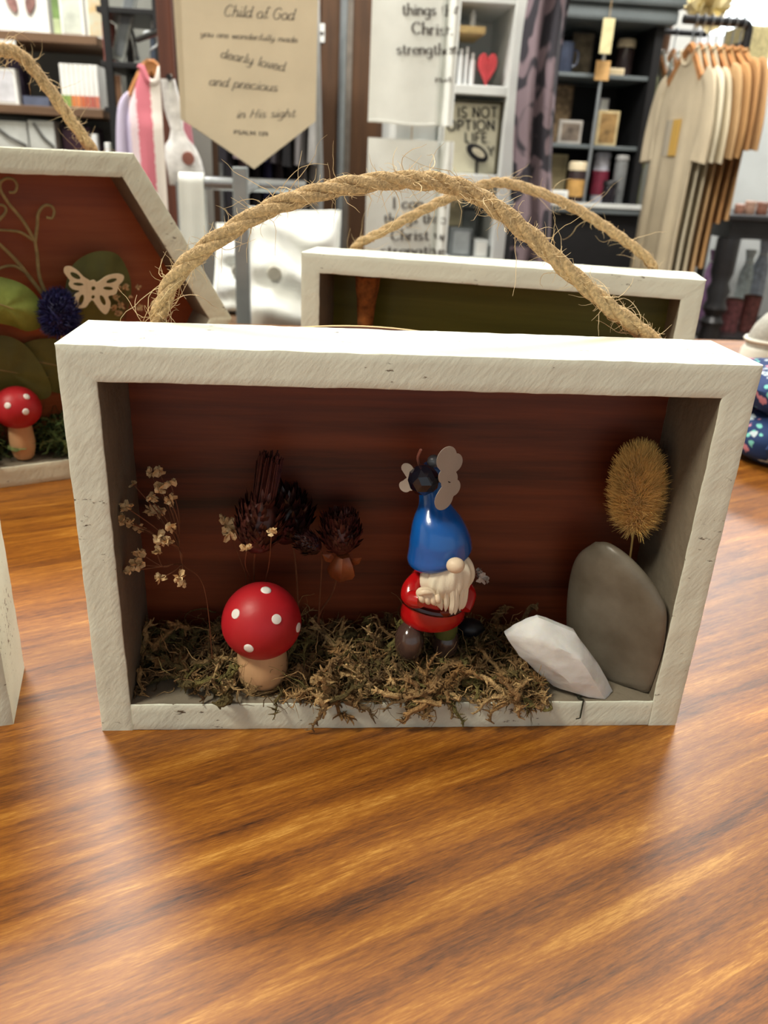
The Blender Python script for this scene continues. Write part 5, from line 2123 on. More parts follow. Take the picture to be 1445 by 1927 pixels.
m_cr = simple('cream_ceramic', (226, 210, 176), .4)
m_umb = simple('umber_glaze', (62, 50, 50), .25)
m_amb = simple('amber_label', (206, 160, 92), .5)
mug(1050, 1082, 80, UY+.06, zs1, 'slate blue mug on the top shelf of the dark hutch', simple('slate_blue_glaze', (70, 78, 98), .2))
card_box('picture_frame', 'dark taupe picture frame behind the slate blue mug', 'frame', 1080, 62, 1120, UY+.14, zs1, .015, simple('taupe_frame', (96, 86, 70), .6, var=.25, scale=40), simple('taupe_print', (116, 104, 84), .7, var=.25, scale=40))
jar(1164, 1198, 74, UY+.12, zs1, 'tall dark canister with cream lid on the top shelf of the hutch', m_umb, m_cr, None, .22)
card_box('trinket_box', 'small cream box before the tall dark canister', 'box', 1144, 128, 1176, UY+.015, zs1, .03, m_cr, simple('cream_print', (206, 190, 150), .6))
tx = at(1134, 130, UY-.012)
tg = thing('price_tag', 'tan paper tag tied to the hutch rod', 'tag', (tx.x, UY-.012, at(1134, 152, UY-.012).z))
a, b, c, d = span(1120, 114, 1147, 152, UY-.012)
part('tag', bxw(a, b, UY-.014, UY-.010, c, d, .0015), simple('tan_tag', (216, 172, 112), .7), tg, smooth=False)
bm = BM()
tube(bm, [Vector(((a+b)/2, UY-.012, d)), Vector((dx, UY-.003, d+.03))], .0015, 5)
part('string', bm, m_jute, tg)
tg = thing('hanging_ornament', 'long cream card hanging above the tan tag', 'tag', (tx.x, UY-.066, d))
a, b, c, d = span(1131, 34, 1153, 102, UY-.066)
part('card', bxw(a, b, UY-.070, UY-.064, c, d, .0015), simple('cream_hang_card', (228, 216, 166), .7, var=.1), tg, smooth=False)
bm = BM()
tube(bm, [Vector(((a+b)/2, UY-.066, d-.002)), Vector(((a+b)/2, UY-.061, uzt+.085))], .0015, 5)
part('string', bm, m_jute, tg)
card_box('wooden_plaque', 'tall brown carved plaque on the middle shelf of the hutch', 'plaque', 1044, 158, 1082, UY+.16, zs2, .02, simple('plaque_brown', (112, 92, 70), .7, var=.3, scale=60), simple('plaque_carving', (142, 120, 92), .7, var=.3, scale=60))
card_box('picture_frame', 'small silver framed photo on the middle shelf of the hutch', 'frame', 1054, 226, 1098, UY+.03, zs2, .015, simple('silver_frame', (170, 166, 158), .4), simple('photo_print', (120, 108, 96), .5, var=.3, scale=30))
card_box('greeting_card', 'cream card with brown base on the middle shelf of the hutch', 'card', 1128, 208, 1168, UY+.04, zs2, .012, simple('cream_card_b', (196, 178, 134), .7), simple('card_brown', (156, 124, 76), .7, var=.3, scale=30))
card_box('trinket_box', 'small lavender box behind the cream card', 'box', 1130, 184, 1148, UY+.12, zs2, .03, simple('lavender_box', (150, 150, 162), .6), m_paper)
card_box('greeting_card', 'tall cream card standing on the hutch counter', 'card', 1034, 290, 1070, UY+.12, uzc, .012, simple('cream_card_c', (190, 176, 136), .7), simple('card_c_print', (168, 154, 118), .7))
jar(1072, 1109, 304, UY+.045, uzc, 'candle jar with amber label and cream lid on the counter', m_umb, m_cr, m_amb, .22)
jar(1120, 1152, 286, UY+.085, uzc, 'tall white and maroon tumbler on the counter', simple('tumbler_white', (196, 196, 206), .25), simple('tumbler_lid', (190, 194, 206), .2), simple('tumbler_maroon', (122, 44, 62), .4), .12)
jar(1136, 1164, 340, UY-.035, uzc, 'short black jar beside the tumbler on the counter', simple('blackjar', (38, 34, 40), .15), m_black, None, .25)
jar(1160, 1185, 292, UY+.025, uzc, 'grey stoneware vase on the counter', simple('grey_stoneware', (128, 130, 130), .35), simple('grey_stoneware_lid', (150, 150, 148), .35), None, .1, 'vase')
card_box('sign_block', 'small white block sign on the hutch counter', 'sign', 1032, 358, 1070, UY-.05, uzc, .025, m_paper, simple('block_print', (210, 212, 210), .6))

# ---------------------------------------------------------------- clothes
def garment(name, label, cat, c, W, Ln, yaw, m, seed, depth=.05, sleeve=.20, group=None, hanger=None, neck=True, rail_z=None, print_m=None):
    "a shirt hanging from its shoulders: c is the middle of the collar, W its width, Ln its length; faces -y before yaw"
    t = thing(name, label, cat, (c[0], c[1], c[2]-Ln), yaw, group)
    bm = BM()
    thin = depth < .02

    def wavy(x, drop):
        k = min(max((drop-.12)/.4, 0), 1)
        return k*(.010*math.sin(x*62+drop*1.5)+.004*math.sin(x*131+1.3))
    nv, nk = 34, 56
    rings = []
    for i in range(nv+1):
        v = i/nv
        z = v*Ln
        if v > .80:
            k = (v-.80)/.20
            hw = W*.5*(1-.62*k**1.25)
            z = Ln*(.80+.20*(1-(1-k)**1.0))
        else:
            hw = W*.5*(1.0+.04*(1-v))
        dd = depth*(.55+.45*(1-v)) if v < .8 else depth*.55*(1-.35*((v-.8)/.2))
        ring = []
        for j in range(nk):
            a = 2*PI*j/nk
            f = max(0, .85-v)
            fold = 1.0 if thin else 1+f*.55*math.sin(a*7+seed+1.5*noise.noise(Vector((v*3, seed, 0))))+f*.16*math.sin(a*13+seed*2+v*3)
            ex = math.copysign(abs(math.cos(a))**.75, math.cos(a))
            zz = z
            if neck and v > .86 and math.sin(a) < 0:
                zz = z-(v-.86)/.14*Ln*.055*max(0, 1-(abs(math.cos(a))/.75)**2)
            wave = wavy(ex*hw, Ln-z) if thin else 0.0
            ring.append(bm.verts.new((ex*hw, math.sin(a)*dd*fold+wave, zz)))
        rings.append(ring)
    for A, B in zip(rings[:-1], rings[1:]):
        for j in range(nk):
            bm.faces.new((A[j], A[(j+1) % nk], B[(j+1) % nk], B[j]))
    part('body', bm, m, t, local=True, smooth=80)
    bm = BM()
    tube(bm, [r_.co.copy() for r_ in []] or [Vector((math.copysign(abs(math.cos(a))**.75, math.cos(a))*W*.19, math.sin(a)*depth*.38, Ln*1.0-(Ln*.055*max(0, 1-(abs(math.cos(a))/.75)**2) if math.sin(a) < 0 else 0))) for a in [2*PI*q/36 for q in range(37)]], .006, 6, cap=False)
    part('collar', bm, m, t, local=True)
    if sleeve:
        for s in (-1, 1):
            bm = BM()
            p = smooth_path([Vector((s*W*.40, 0, Ln*.90)), Vector((s*W*.54, -.004, Ln*.84)), Vector((s*W*.60, -.008, Ln*.84-sleeve*.55)), Vector((s*W*.58, -.012, Ln*.84-sleeve))], 16)
            tube(bm, p, [W*(.06+.075*(q/15)**.6) for q in range(16)], 20, cap=False, rfun=lambda s_, a, sd=seed: (1+.12*math.sin(3*a+sd+s_*3)))
            for vv in bm.verts:
                vv.co.y = vv.co.y*.20+wavy(vv.co.x, Ln-vv.co.z) if thin else vv.co.y*.62
            part('sleeve', bm, m, t, local=True, smooth=80)
    if print_m:
        bm = BM()
        w2 = W*.15
        for kk in range(3):
            pass
        box(bm, -w2, w2, -depth*.80-.004, -depth*.80-.001, Ln*.60, Ln*.74)
        part('printed_graphic', bm, print_m, t, local=True, smooth=False)
    if hanger:
        h = bpy.data.objects
        bm = BM()
        tube(bm, smooth_path([Vector((-W*.35, 0, Ln*.885)), Vector((-W*.16, 0, Ln*.965)), Vector((0, 0, Ln*1.01)), Vector((W*.16, 0, Ln*.965)), Vector((W*.35, 0, Ln*.885))], 18), [.006]*18, 8, rfun=lambda s_, a: 1+1.2*abs(math.sin(a)))
        hg = part('hanger', bm, hanger, t, local=True)
        bm = BM()
        zz = (rail_z-(c[2]-Ln)) if rail_z else Ln*1.1
        tube(bm, smooth_path([Vector((0, 0, Ln*1.02)), Vector((0, 0, zz-.02)), Vector((.016, 0, zz-.006)), Vector((.012, 0, zz+.012)), Vector((-.006, 0, zz+.014)), Vector((-.014, 0, zz+.002))], 18), .0022, 6)
        part('hook', bm, m_chrome, hg, local=True)
    return t


m_hang = wood('beech_hanger', [(.3, s2l(150, 96, 52)), (.7, s2l(196, 142, 90))], along='X', fine=60, band=20, rough=.4)
SY_ = 2.40
rz = at(1345, 40, SY_).z
sr = thing('clothes_rail', 'black clothes rail carrying the row of shirts', 'clothes rail', (at(1400, 400, SY_).x, SY_, FLOOR))
rxa, rxb = at(1285, 44, SY_).x, at(1402, 36, SY_).x
bm = BM()
tube(bm, [Vector((rxa, SY_, rz))]+[Vector((rxb-.002+.020*math.sin(q*PI/16), SY_, rz-.020*(1-math.cos(q*PI/16)))) for q in range(9)]+[Vector((rxb+.018, SY_, FLOOR+.04))], .012, 12)
part('rail', bm, m_black, sr)
bm = BM()
tube(bm, [Vector((rxb+.018, SY_+.26, FLOOR+.04)), Vector((rxb+.018, SY_+.26, rz-.05)), Vector((rxb+.018, SY_, rz-.05))], .010, 12)
part('upright', bm, m_black, sr)
part('base', bxw(rxa-.03, rxb+.06, SY_-.25, SY_+.30, FLOOR, FLOOR+.04, .01), m_black, sr, smooth=False)
tees = [('heather beige T-shirt with small boxed graphic, first on the shirt rail', (206, 192, 164), 1300, 92),
        ('off-white T-shirt hanging behind the graphic shirt', (214, 206, 182), 1322, 84),
        ('pale cream T-shirt next to the tan ones', (212, 200, 172), 1338, 82),
        ('light tan T-shirt beside the pale cream one', (198, 164, 120), 1356, 80),
        ('caramel tan T-shirt in the middle of the tan shirts', (190, 148, 98), 1370, 78),
        ('camel brown T-shirt with folded hem on the shirt rail', (180, 136, 88), 1386, 76),
        ('tan T-shirt hanging at the end post of the shirt rail', (196, 156, 108), 1398, 76)]


def graphic():
    m, nt, b = nodes_of('boxed_graphic_print')
    L = nt.links.new
    tc = N(nt, 'ShaderNodeTexCoord')
    sp = N(nt, 'ShaderNodeSeparateXYZ')
    L(tc.outputs['Object'], sp.inputs[0])
    mr = N(nt, 'ShaderNodeMapRange')
    mr.inputs['From Min'].default_value = -.08
    mr.inputs['From Max'].default_value = .08
    L(sp.outputs[0], mr.inputs[0])
    rp = ramp(nt, [(0, s2l(120, 116, 110)), (.22, s2l(186, 176, 156)), (.48, s2l(206, 166, 84)), (.85, s2l(160, 140, 104))])
    rp.color_ramp.interpolation = 'CONSTANT'
    L(mr.outputs[0], rp.inputs[0])
    L(rp.outputs[0], b.inputs['Base Color'])
    b.inputs['Roughness'].default_value = .8
    return m


mg = graphic()
for k, (lb_, col, px, py) in enumerate(tees):
    x_first, x_last = at(1300, 88, SY_).x, at(1390, 88, SY_).x
    garment('t_shirt', lb_, 'T-shirt', (x_first+(x_last-x_first)*k/6, SY_, rz-.075), .335, (.72, .70, .70, .62, .60, .47, .46)[k], -PI/2, simple('tee_%d' % k, col, .9, var=.05, scale=10, bump=.15, bscale=300), k*1.7, depth=.0108, sleeve=.19,
            group='T-shirts on the rail', hanger=m_hang, rail_z=rz, print_m=mg if k == 0 else None)
# pale garments and a brown one on a rack behind the shirts
RY2 = 3.3
zr2 = at(1260, 60, RY2).z
gr2 = thing('wall_rail', 'dark wall rail behind the shirt rail', 'clothes rail', (at(1260, 60, RY2).x, RY2, zr2))
bm = BM()
tube(bm, [Vector((max(at(1205, 60, RY2).x, ux1+.053), RY2, zr2)), Vector((at(1330, 60, RY2).x, RY2, zr2))], .011, 10)
part('bar', bm, m_black, gr2)
for px in (1256, 1329):
    bm = BM()
    tube(bm, [Vector((at(px, 60, RY2).x, RY2, zr2)), Vector((at(px, 60, RY2).x, RY2, CEIL))], .008, 8)
    part('drop_rod', bm, m_black, gr2)
for lb_, col, px, py, W, Ln in (('pale grey shirt on the rail behind the T-shirts', (196, 198, 190), 1240, 92, .34, .78), ('olive shirt on the rail behind the T-shirts', (150, 152, 112), 1222, 98, .22, .74),
                                ('white blouse on the rail behind the T-shirts', (226, 230, 224), 1268, 88, .30, .8)):
    p = at(px, py, RY2)
    garment('hanging_shirt', lb_, 'shirt', (p.x, RY2, zr2-.075), W, Ln, -PI/2, simple('cloth_%d' % px, col, .9, var=.05), px*.1, depth=.012, sleeve=.3, hanger=m_hang, rail_z=zr2)
# brown curtain post column above
bm = BM()
a, b, c, d = span(1252, -140, 1290, 108, RY2+.25)
grid_sheet(bm, lambda u, v: Vector((a+(b-a)*u-.03*(1-v), RY2+.25+.02*math.sin(u*14), c+(CEIL-c)*v)), 30, 12, .006)
single('brown_curtain', bm, simple('brown_drape', (106, 78, 58), .85, var=.15, scale=20), 'narrow brown drape hanging from the ceiling above the shirts', 'curtain')

# ---------------------------------------------------------------- dark table with turned legs
DY = 2.78
m_dk = simple('charcoal_table_paint', (52, 52, 54), .35, var=.12, scale=20)
dx0 = at(1366, 420, DY).x
dz = at(1400, 404, DY).z
dt = thing('side_counter', 'charcoal table with turned legs beyond the shirt rail', 'table', (dx0+.4, DY+.3, FLOOR))
part('tabletop', bxw(dx0-.01, dx0+.9, DY-.03, DY+.6, dz-.022, dz, .006), m_dk, dt, smooth=False)
part('apron', bxw(dx0+.02, dx0+.86, DY, DY+.56, dz-.085, dz-.022, .002), m_dk, dt, smooth=False)
hl_ = dz-.085-FLOOR
for lx, ly in ((dx0+.04, DY+.03), (dx0+.04, DY+.53), (dx0+.84, DY+.03), (dx0+.84, DY+.53)):
    bm = BM()
    pr = [(.030, 0), (.030, .05), (.022, .06), (.034, .09), (.020, .13), (.026, .2), (.032, .32), (.036, .45), (.028, .55), (.036, .58), (.024, .61), (.037, .65), (.028, .69), (.036, .74), (.026, .78), (.034, .83), (.034, 1.0)]
    lathe(bm, [(0, 0)]+[(r*1.25, f*hl_) for r, f in pr]+[(0, hl_)], 22, (lx, ly, FLOOR))
    part('leg', bm, m_dk, dt)
zsf = at(1400, 612, DY+.3).z
part('lower_shelf', bxw(dx0+.03, dx0+.86, DY+.02, DY+.55, zsf-.02, zsf, .003), m_dk, dt, smooth=False)
rnd = random.Random(8)
for k, (px0, px1, py0, col, nm, lb_) in enumerate(((1376, 1412, 566, (122, 72, 74), 'basket', 'maroon basket on the lower shelf of the charcoal table'), (1414, 1446, 560, (110, 64, 60), 'basket', 'rust brown basket on the lower shelf of the charcoal table'))):
    Y = DY+.1
    xa, xb = at(px0, py0, Y).x, at(px1, py0, Y).x
    z1 = at(px0, py0, Y).z
    t = thing('basket', lb_, 'basket', ((xa+xb)/2, Y+.05, zsf))
    bm = BM()
    h, r = z1-zsf, (xb-xa)/2
    lathe(bm, [(0, 0), (r*.85, 0), (r*.98, h), (r*.9, h), (r*.8, h*.1), (0, h*.1)], 24, (0, 0, 0), rfun=lambda a, z: 1+.03*math.sin(16*a+z*200))
    part('bowl', bm, simple('basket_%d' % k, col, .7, var=.3, scale=60), t, local=True)
    bm = BM()
    tube(bm, [Vector((math.cos(a)*r*.96, math.sin(a)*r*.96, h)) for a in [2*PI*q/24 for q in range(25)]], r*.06, 6, cap=False)
    part('rim', bm, simple('basket_rim', (90, 60, 46), .7), t, local=True)
for k, (px0, px1, py0, py1, col, lb_) in enumerate(((1392, 1418, 470, 560, (226, 240, 238), 'white mint packet on the baskets under the charcoal table'), (1416, 1446, 452, 560, (196, 206, 220), 'pale blue bag behind the white mint packet'),
                                                  (1330, 1352, 470, 520, (170, 130, 176), 'lilac pouch beside the turned leg'), (1326, 1350, 560, 610, (226, 214, 220), 'pale pink pouch beside the turned leg'))):
    Y = DY+.34+.03*k
    xa, xb, za, zb = span(px0, py0, px1, py1, Y)
    za = zsf
    t = thing('gift_pouch', lb_, 'pouch', ((xa+xb)/2, Y, za))
    bm = BM()
    n = 24
    R = []
    for f, s in ((0, .8), (.05, 1), (.4, 1.05), (.7, .95), (.82, .55), (.86, .5), (1, .8)):
        R.append([bm.verts.new(((xa+xb)/2+math.cos(a)*(xb-xa)/2*s*(1+.06*math.sin(5*a+k)), Y+math.sin(a)*.022*s*(1+.1*math.sin(7*a)), za+(zb-za)*f)) for a in [2*PI*q/n for q in range(n)]])
    for A, B in zip(R[:-1], R[1:]):
        for j in range(n):
            bm.faces.new((A[j], A[(j+1) % n], B[(j+1) % n], B[j]))
    bm.faces.new(R[0][::-1])
    part('bag', bm, simple('pouch_%d' % k, col, .5, var=.15, scale=60), t)
    bm = BM()
    zz = za+(zb-za)*.84
    tube(bm, [Vector(((xa+xb)/2+math.cos(a)*(xb-xa)/2*.54, Y+math.sin(a)*.0125, zz)) for a in [2*PI*q/20 for q in range(21)]], .003, 5, cap=False)
    part('drawstring', bm, m_whitecloth, t)
for k, (px0, px1, py0, col) in enumerate(((1384, 1402, 384, (168, 120, 100)), (1404, 1424, 378, (186, 150, 130)), (1426, 1448, 380, (150, 104, 86)))):
    jar(px0, px1, py0, DY+.06+.01*k, dz, ('short terracotta tin', 'pinkish beige tin', 'brown tin')[k]+' on the charcoal table top', simple('tin_%d' % k, col, .5), simple('tin_lid_%d' % k, tuple(min(255, c+24) for c in col), .4), None, .25, 'tin')
# wicker boxes beyond
WYb = 3.6
stz = at(1425, 128, WYb).z
st_ = thing('display_cube', 'white display cube behind the shirt rail', 'display cube', (at(1430, 128, WYb).x, WYb+.15, FLOOR))
a = at(1398, 128, WYb).x
part('body', bxw(a, a+.5, WYb, WYb+.3, FLOOR, stz-.02, .004), m_bc, st_, smooth=False)
part('top', bxw(a-.01, a+.51, WYb-.01, WYb+.31, stz-.02, stz, .004), m_greypanel, st_, smooth=False)
card_box('wicker_basket', 'pale wicker hamper on the white display cube', 'basket', 1404, 48, 1460, WYb+.03, stz, .2, simple('wicker', (198, 184, 136), .7, var=.2, scale=60, bump=.4, bscale=120), simple('wicker_front', (190, 176, 126), .7, var=.2, scale=70))

# window in the back wall
m_pane = mat('bright_window_pane', (.88, .96, 1.0), .3, var=.0, emit=2.2)
wx0, wx1, wz0, wz1 = span(1330, -200, 1560, 330, Y1-.02)
win = part('window_1', bxw(wx0, wx1, Y1-.012, Y1-.001, wz0, wz1), m_pane, smooth=False)
win['kind'] = 'structure'
bm = BM()
for a, b, c, d in ((wx0-.06, wx1+.06, wz1, wz1+.06), (wx0-.06, wx1+.06, wz0-.06, wz0), (wx0-.06, wx0, wz0, wz1), (wx1, wx1+.06, wz0, wz1), ((wx0+wx1)/2-.02, (wx0+wx1)/2+.02, wz0, wz1), (wx0, wx1, (wz0+wz1)/2-.02, (wz0+wz1)/2+.02)):
    box(bm, a, b, Y1-.05, Y1-.001, c, d)
part('window_frame', bm, m_lampframe, win, smooth=False)
# yellow paper flowers by the window
q = at(1335, 12, 2.7)
t = thing('paper_garland', 'yellow paper pom-pom hanging above the shirt rail', 'decoration', (q.x, 2.7, q.z-.05))
bm = BM()
petal_puff(bm, q, .07, random.Random(2), 34)
part('petals', bm, simple('yellow_paper', (240, 226, 176), .8, var=.08), t, smooth=False)
bm = BM()
tube(bm, [q, Vector((q.x, 2.7, CEIL))], .002, 5)
part('string', bm, m_jute, t)

# ================================================================ wooden partition, dark clothes, pillow (behind the pennants)
PYW = 2.75
m_oldwood = wood('old_brown_wood', [(.3, s2l(52, 34, 20)), (.55, s2l(92, 62, 36)), (.8, s2l(134, 96, 54))], along='Z', fine=40, band=9, ratio=.08, rough=.55)
pw = thing('wardrobe', 'tall old brown wooden wardrobe behind the tea towels', 'wardrobe', (at(600, 300, PYW).x, PYW+.2, FLOOR))
pxa, pxb = at(395, 200, PYW).x, at(760, 200, PYW).x
part('carcass', bxw(pxa, pxb, PYW, PYW+.4, FLOOR, 1.35, .005), simple('dark_wardrobe', (44, 34, 28), .6, var=.15), pw, smooth=False)
cuts = [pxa, at(480, 200, PYW).x, at(552, 200, PYW).x, at(600, 200, PYW).x, at(650, 200, PYW).x, pxb]
for a, b in zip(cuts[:-1], cuts[1:]):
    part('board', bxw(a+.004, b-.004, PYW-.016, PYW, FLOOR+.05, 1.32, .003), m_oldwood, pw, smooth=False)
gx = at(640, 200, PYW-.03)
part('steel_edge', bxw(at(636, 200, PYW).x, at(660, 200, PYW).x, PYW-.024, PYW-.016, FLOOR+.05, 1.32), simple('grey_edge_strip', (122, 114, 104), .5), pw, smooth=False)
tg = thing('price_label', 'small white price label on the wardrobe board', 'label', at(605, 80, PYW-.02))
a, b, c, d = span(600, 44, 611, 80, PYW-.02)
part('label', bxw(a, b, PYW-.021, PYW-.016, c, d, .001), m_paper, tg, smooth=False)
part('print', bxw(a+.003, b-.003, PYW-.022, PYW-.0205, c+.02, c+.03), m_ink, tg, smooth=False)

CLY = 2.35
zc = at(520, -120, CLY).z
rl = thing('garment_rail', 'steel rail carrying the dark clothes before the wardrobe', 'clothes rail', (at(520, 300, CLY).x, CLY, FLOOR))
ra, rb_ = at(404, -120, CLY).x, at(650, -120, CLY).x
bm = BM()
tube(bm, [Vector((ra, CLY, FLOOR)), Vector((ra, CLY, zc)), Vector((rb_, CLY, zc)), Vector((rb_, CLY, FLOOR))], .011, 10)
part('frame', bm, m_chrome, rl)
for x in (ra, rb_):
    part('foot', bxw(x-.02, x+.02, CLY-.2, CLY+.2, FLOOR, FLOOR+.03, .006), m_black, rl, smooth=False)
for k, (px, col, Ln, nm) in enumerate(((438, (40, 38, 46), .92, 'black coat'), (462, (150, 132, 140), .84, 'mauve grey top'), (486, (30, 30, 38), .90, 'black jumper'), (508, (44, 46, 82), .86, 'navy jumper'), (530, (66, 62, 68), .88, 'charcoal shirt'),
                                       (552, (26, 26, 30), .92, 'jet black dress'), (574, (136, 134, 136), .9, 'pale grey shirt'), (598, (172, 172, 170), .86, 'silver grey tunic'))):
    p = at(px, -60, CLY)
    garment('hanging_clothes', nm+' hanging on the steel rail before the wardrobe', 'clothes', (p.x, CLY, zc-.07), .40, Ln, -PI/2, simple('dark_cloth_%d' % k, col, .9, var=.12, scale=12), 3.3*k, depth=.012, sleeve=.34, group='clothes on the steel rail', hanger=m_hang, rail_z=zc)

# steel display stand in front of the pillows
STY = .95
sd = thing('display_stand', 'grey steel display stand with a cross bar before the white pillow', 'display stand', (at(455, 500, STY).x, STY, FLOOR))
xs = at(456, 480, STY).x
zt2 = at(450, 314, STY).z
bm = BM()
box(bm, xs-.010, xs+.010, STY-.010, STY+.010, FLOOR+.02, zt2, .002)
part('post', bm, mat('painted_steel_post', s2l(150, 160, 164), .35, metal=.4, var=.06), sd, smooth=False)
zb_ = at(520, 350, STY+.25).z
bm = BM()
tube(bm, [Vector((at(345, 345, STY+.25).x, STY+.25, zb_)), Vector((at(575, 345, STY+.25).x, STY+.25, zb_))], .011, 10)
tube(bm, [Vector((xs, STY, zb_)), Vector((xs, STY+.25, zb_))], .008, 8)
part('cross_bar', bm, m_chrome, sd)
bm = BM()
lathe(bm, [(0, 0), (.08, 0), (.08, .012), (.02, .022), (0, .022)], 28, (xs, STY, FLOOR))
part('base', bm, m_black, sd)
bm = BM()
tube(bm, [Vector((at(346, 420, STY+.25).x, STY+.25, zb_)), Vector((at(346, 420, STY+.25).x, STY+.25, FLOOR))], .010, 10)
part('rear_post', bm, m_chrome, sd)
# white cloth folded over the cross bar
a, b, c, d = span(340, 345, 386, 480, STY+.24)


def over_bar(v, low):
    "y, z along a cloth laid over the cross bar: up one side, round the bar, down the other"
    r = .0145
    drop = zb_-low
    s = (v-.5)*2*(drop+r*PI/2)
    if abs(s) < r*PI/2:
        return STY+.25-r*math.sin(s/r), zb_+r*math.cos(s/r)
    return STY+.25-math.copysign(r, s), zb_-(abs(s)-r*PI/2)



bm = BM()
grid_sheet(bm, lambda u, v: Vector((a+(b-a)*u, *over_bar(v, c))) + Vector((0, .002*math.sin(u*9)*min(1, abs(v-.5)*4), 0)), 16, 60, .002)
single('folded_cloth', bm, m_whitecloth, 'white cloth folded over the steel cross bar', 'cloth')

# bench and pillows
BNY = 1.05
zbn = at(500, 640, BNY).z
bn = thing('bench', 'low dark bench carrying the white pillows', 'bench', (at(520, 640, BNY+.2).x, BNY+.2, FLOOR))
ba, bb = at(392, 640, BNY).x, at(380, 640, BNY).x+.75
part('seat', bxw(ba, bb, BNY+.0, BNY+.42, zbn-.04, zbn, .005), m_brownwood, bn, smooth=False)
for x in (ba+.04, bb-.04):
    for y in (BNY+.04, BNY+.38):
        part('leg', bxw(x-.02, x+.02, y-.02, y+.02, FLOOR, zbn-.04, .003), m_brownwood, bn, smooth=False)


def pillow(px0, py0, px1, Y, zb, label, tilt, seed):
    x0, x1 = at(px0, py0, Y).x, at(px1, py0, Y).x
    z1 = at((px0+px1)/2, py0, Y).z
    c = Vector(((x0+x1)/2, Y, (zb+z1)/2))
    hw, hh = (x1-x0)/2, (z1-zb)/2
    t = thing('pillow', label, 'pillow', (c.x, Y, zb))
    bm = BM()
    n = 26
    for side in (-1, 1):
        V = []
        for i in range(n+1):
            row = []
            for j in range(n+1):
                u, v = -1+2*i/n, -1+2*j/n
                e = ((1-u**4)*(1-v**4))**.5
                wr = .010*math.sin(v*9+1.2*math.sin(u*3)+seed)*e+.008*noise.noise(Vector((u*3, v*3, seed)))*e
                pin = 1-.06*(1-v*v)*abs(u)**3
                pin2 = 1-.06*(1-u*u)*abs(v)**3
                row.append(bm.verts.new(c+Vector((u*hw*pin, side*(.075*e+wr)+v*tilt, v*hh*pin2))))
            V.append(row)
        for i in range(n):
            for j in range(n):
                bm.faces.new((V[i][j], V[i+1][j], V[i+1][j+1], V[i][j+1]))
    bmesh.ops.remove_doubles(bm, verts=bm.verts, dist=1e-5)
    bmesh.ops.recalc_face_normals(bm, faces=bm.faces)
    part('cushion', bm, m_whitecloth, t, smooth=80)
    bm = BM()
    pts = [c+Vector((u*hw, v*tilt, v*hh)) for u, v in [(-1+2*k/12, -1) for k in range(12)]+[(1, -1+2*k/12) for k in range(12)]+[(1-2*k/12, 1) for k in range(12)]+[(-1, 1-2*k/12) for k in range(13)]]
    pts = [Vector((p.x-(p.x-c.x)*.05*(1-abs((p.z-c.z)/hh)**2), p.y, p.z-(p.z-c.z)*.05*(1-abs((p.x-c.x)/hw)**2))) for p in pts]
    tube(bm, pts, .004, 6)
    part('piping', bm, m_whitecloth, t)
    bm = BM()
    lathe(bm, [(0, -.004), (.010, -.004), (.012, 0), (.010, .004), (0, .004)], 14, c+Vector((-hw*.35, -.078, hh*.05)), mtx=Matrix.Rotation(PI/2, 3, 'X'))
    part('button', bm, simple('pale_button', (190, 188, 176), .5), t)
    return t


pillow(462, 398, 640, BNY+.12, zbn, 'plump white pillow with a button on the low bench', .05, 1)
pillow(402, 430, 560, BNY+.30, zbn, 'white pillow leaning behind the buttoned pillow', .06, 5)

# ================================================================ left: wall shelves
LY = 2.25
lxa, lxb = at(-260, 100, LY).x, at(184, 100, LY).x
ZS1, ZS2, ZS3 = at(90, 62, LY).z, at(90, 200, LY).z, at(100, 286, LY).z
wsf = thing('shelf_unit', 'grey backed shelf unit with brown boards on the side wall', 'shelf unit', ((lxa+lxb)/2, LY+.15, FLOOR))
part('back_panel', bxw(lxa, lxb+.12, LY+.26, LY+.28, FLOOR, 1.3), m_greypanel, wsf, smooth=False)
part('side_panel', bxw(lxa-.02, lxa, LY, LY+.28, FLOOR, 1.3), m_greypanel, wsf, smooth=False)
for z in (ZS1, ZS2, ZS3, ZS3-.35):
    part('shelf', bxw(lxa, lxb, LY, LY+.26, z-.022, z, .002), m_brownwood, wsf, smooth=False)
part('label_strip', bxw(at(-20, 72, LY).x, at(28, 72, LY).x, LY-.002, LY, ZS1-.034, ZS1-.022), m_paper, wsf, smooth=False)

# earring card
x0, x1 = at(-12, 20, LY+.03).x, at(90, 20, LY+.03).x
z1 = at(40, -40, LY+.03).z
ec = thing('earring_card', 'white display card with two brown leaf earrings on the upper shelf', 'jewellery card', ((x0+x1)/2, LY+.03, ZS1))
part('card', bxw(x0, x1, LY+.03, LY+.036, ZS1, z1, .001), m_paper, ec, smooth=False)
m_ear = simple('brown_leaf_earring', (150, 112, 106), .5, var=.3, scale=60)
for px, py, r in ((22, 4, .35), (56, 6, -.25)):
    c = at(px, py, LY+.024)
    bm = BM()
    poly_solid(bm, [(c.x+(.012*math.sin(a)*(1+.25*math.cos(a)))*math.cos(r)-(.024*math.cos(a))*math.sin(r), c.z+.024*math.cos(a)*math.cos(r)+.012*math.sin(a)*math.sin(r)) for a in [2*PI*k/20 for k in range(20)]], LY+.024, LY+.028)
    e = part('earring', bm, m_ear, ec, smooth=False)
    bm = BM()
    tube(bm, smooth_path([c+Vector((0, 0, .022)), c+Vector((.004, 0, .036)), c+Vector((0, .004, .044))], 8), .0012, 5)
    part('ear_wire', bm, m_chrome, e)
m_green = simple('green_spine', (120, 150, 88), .6, var=.15)


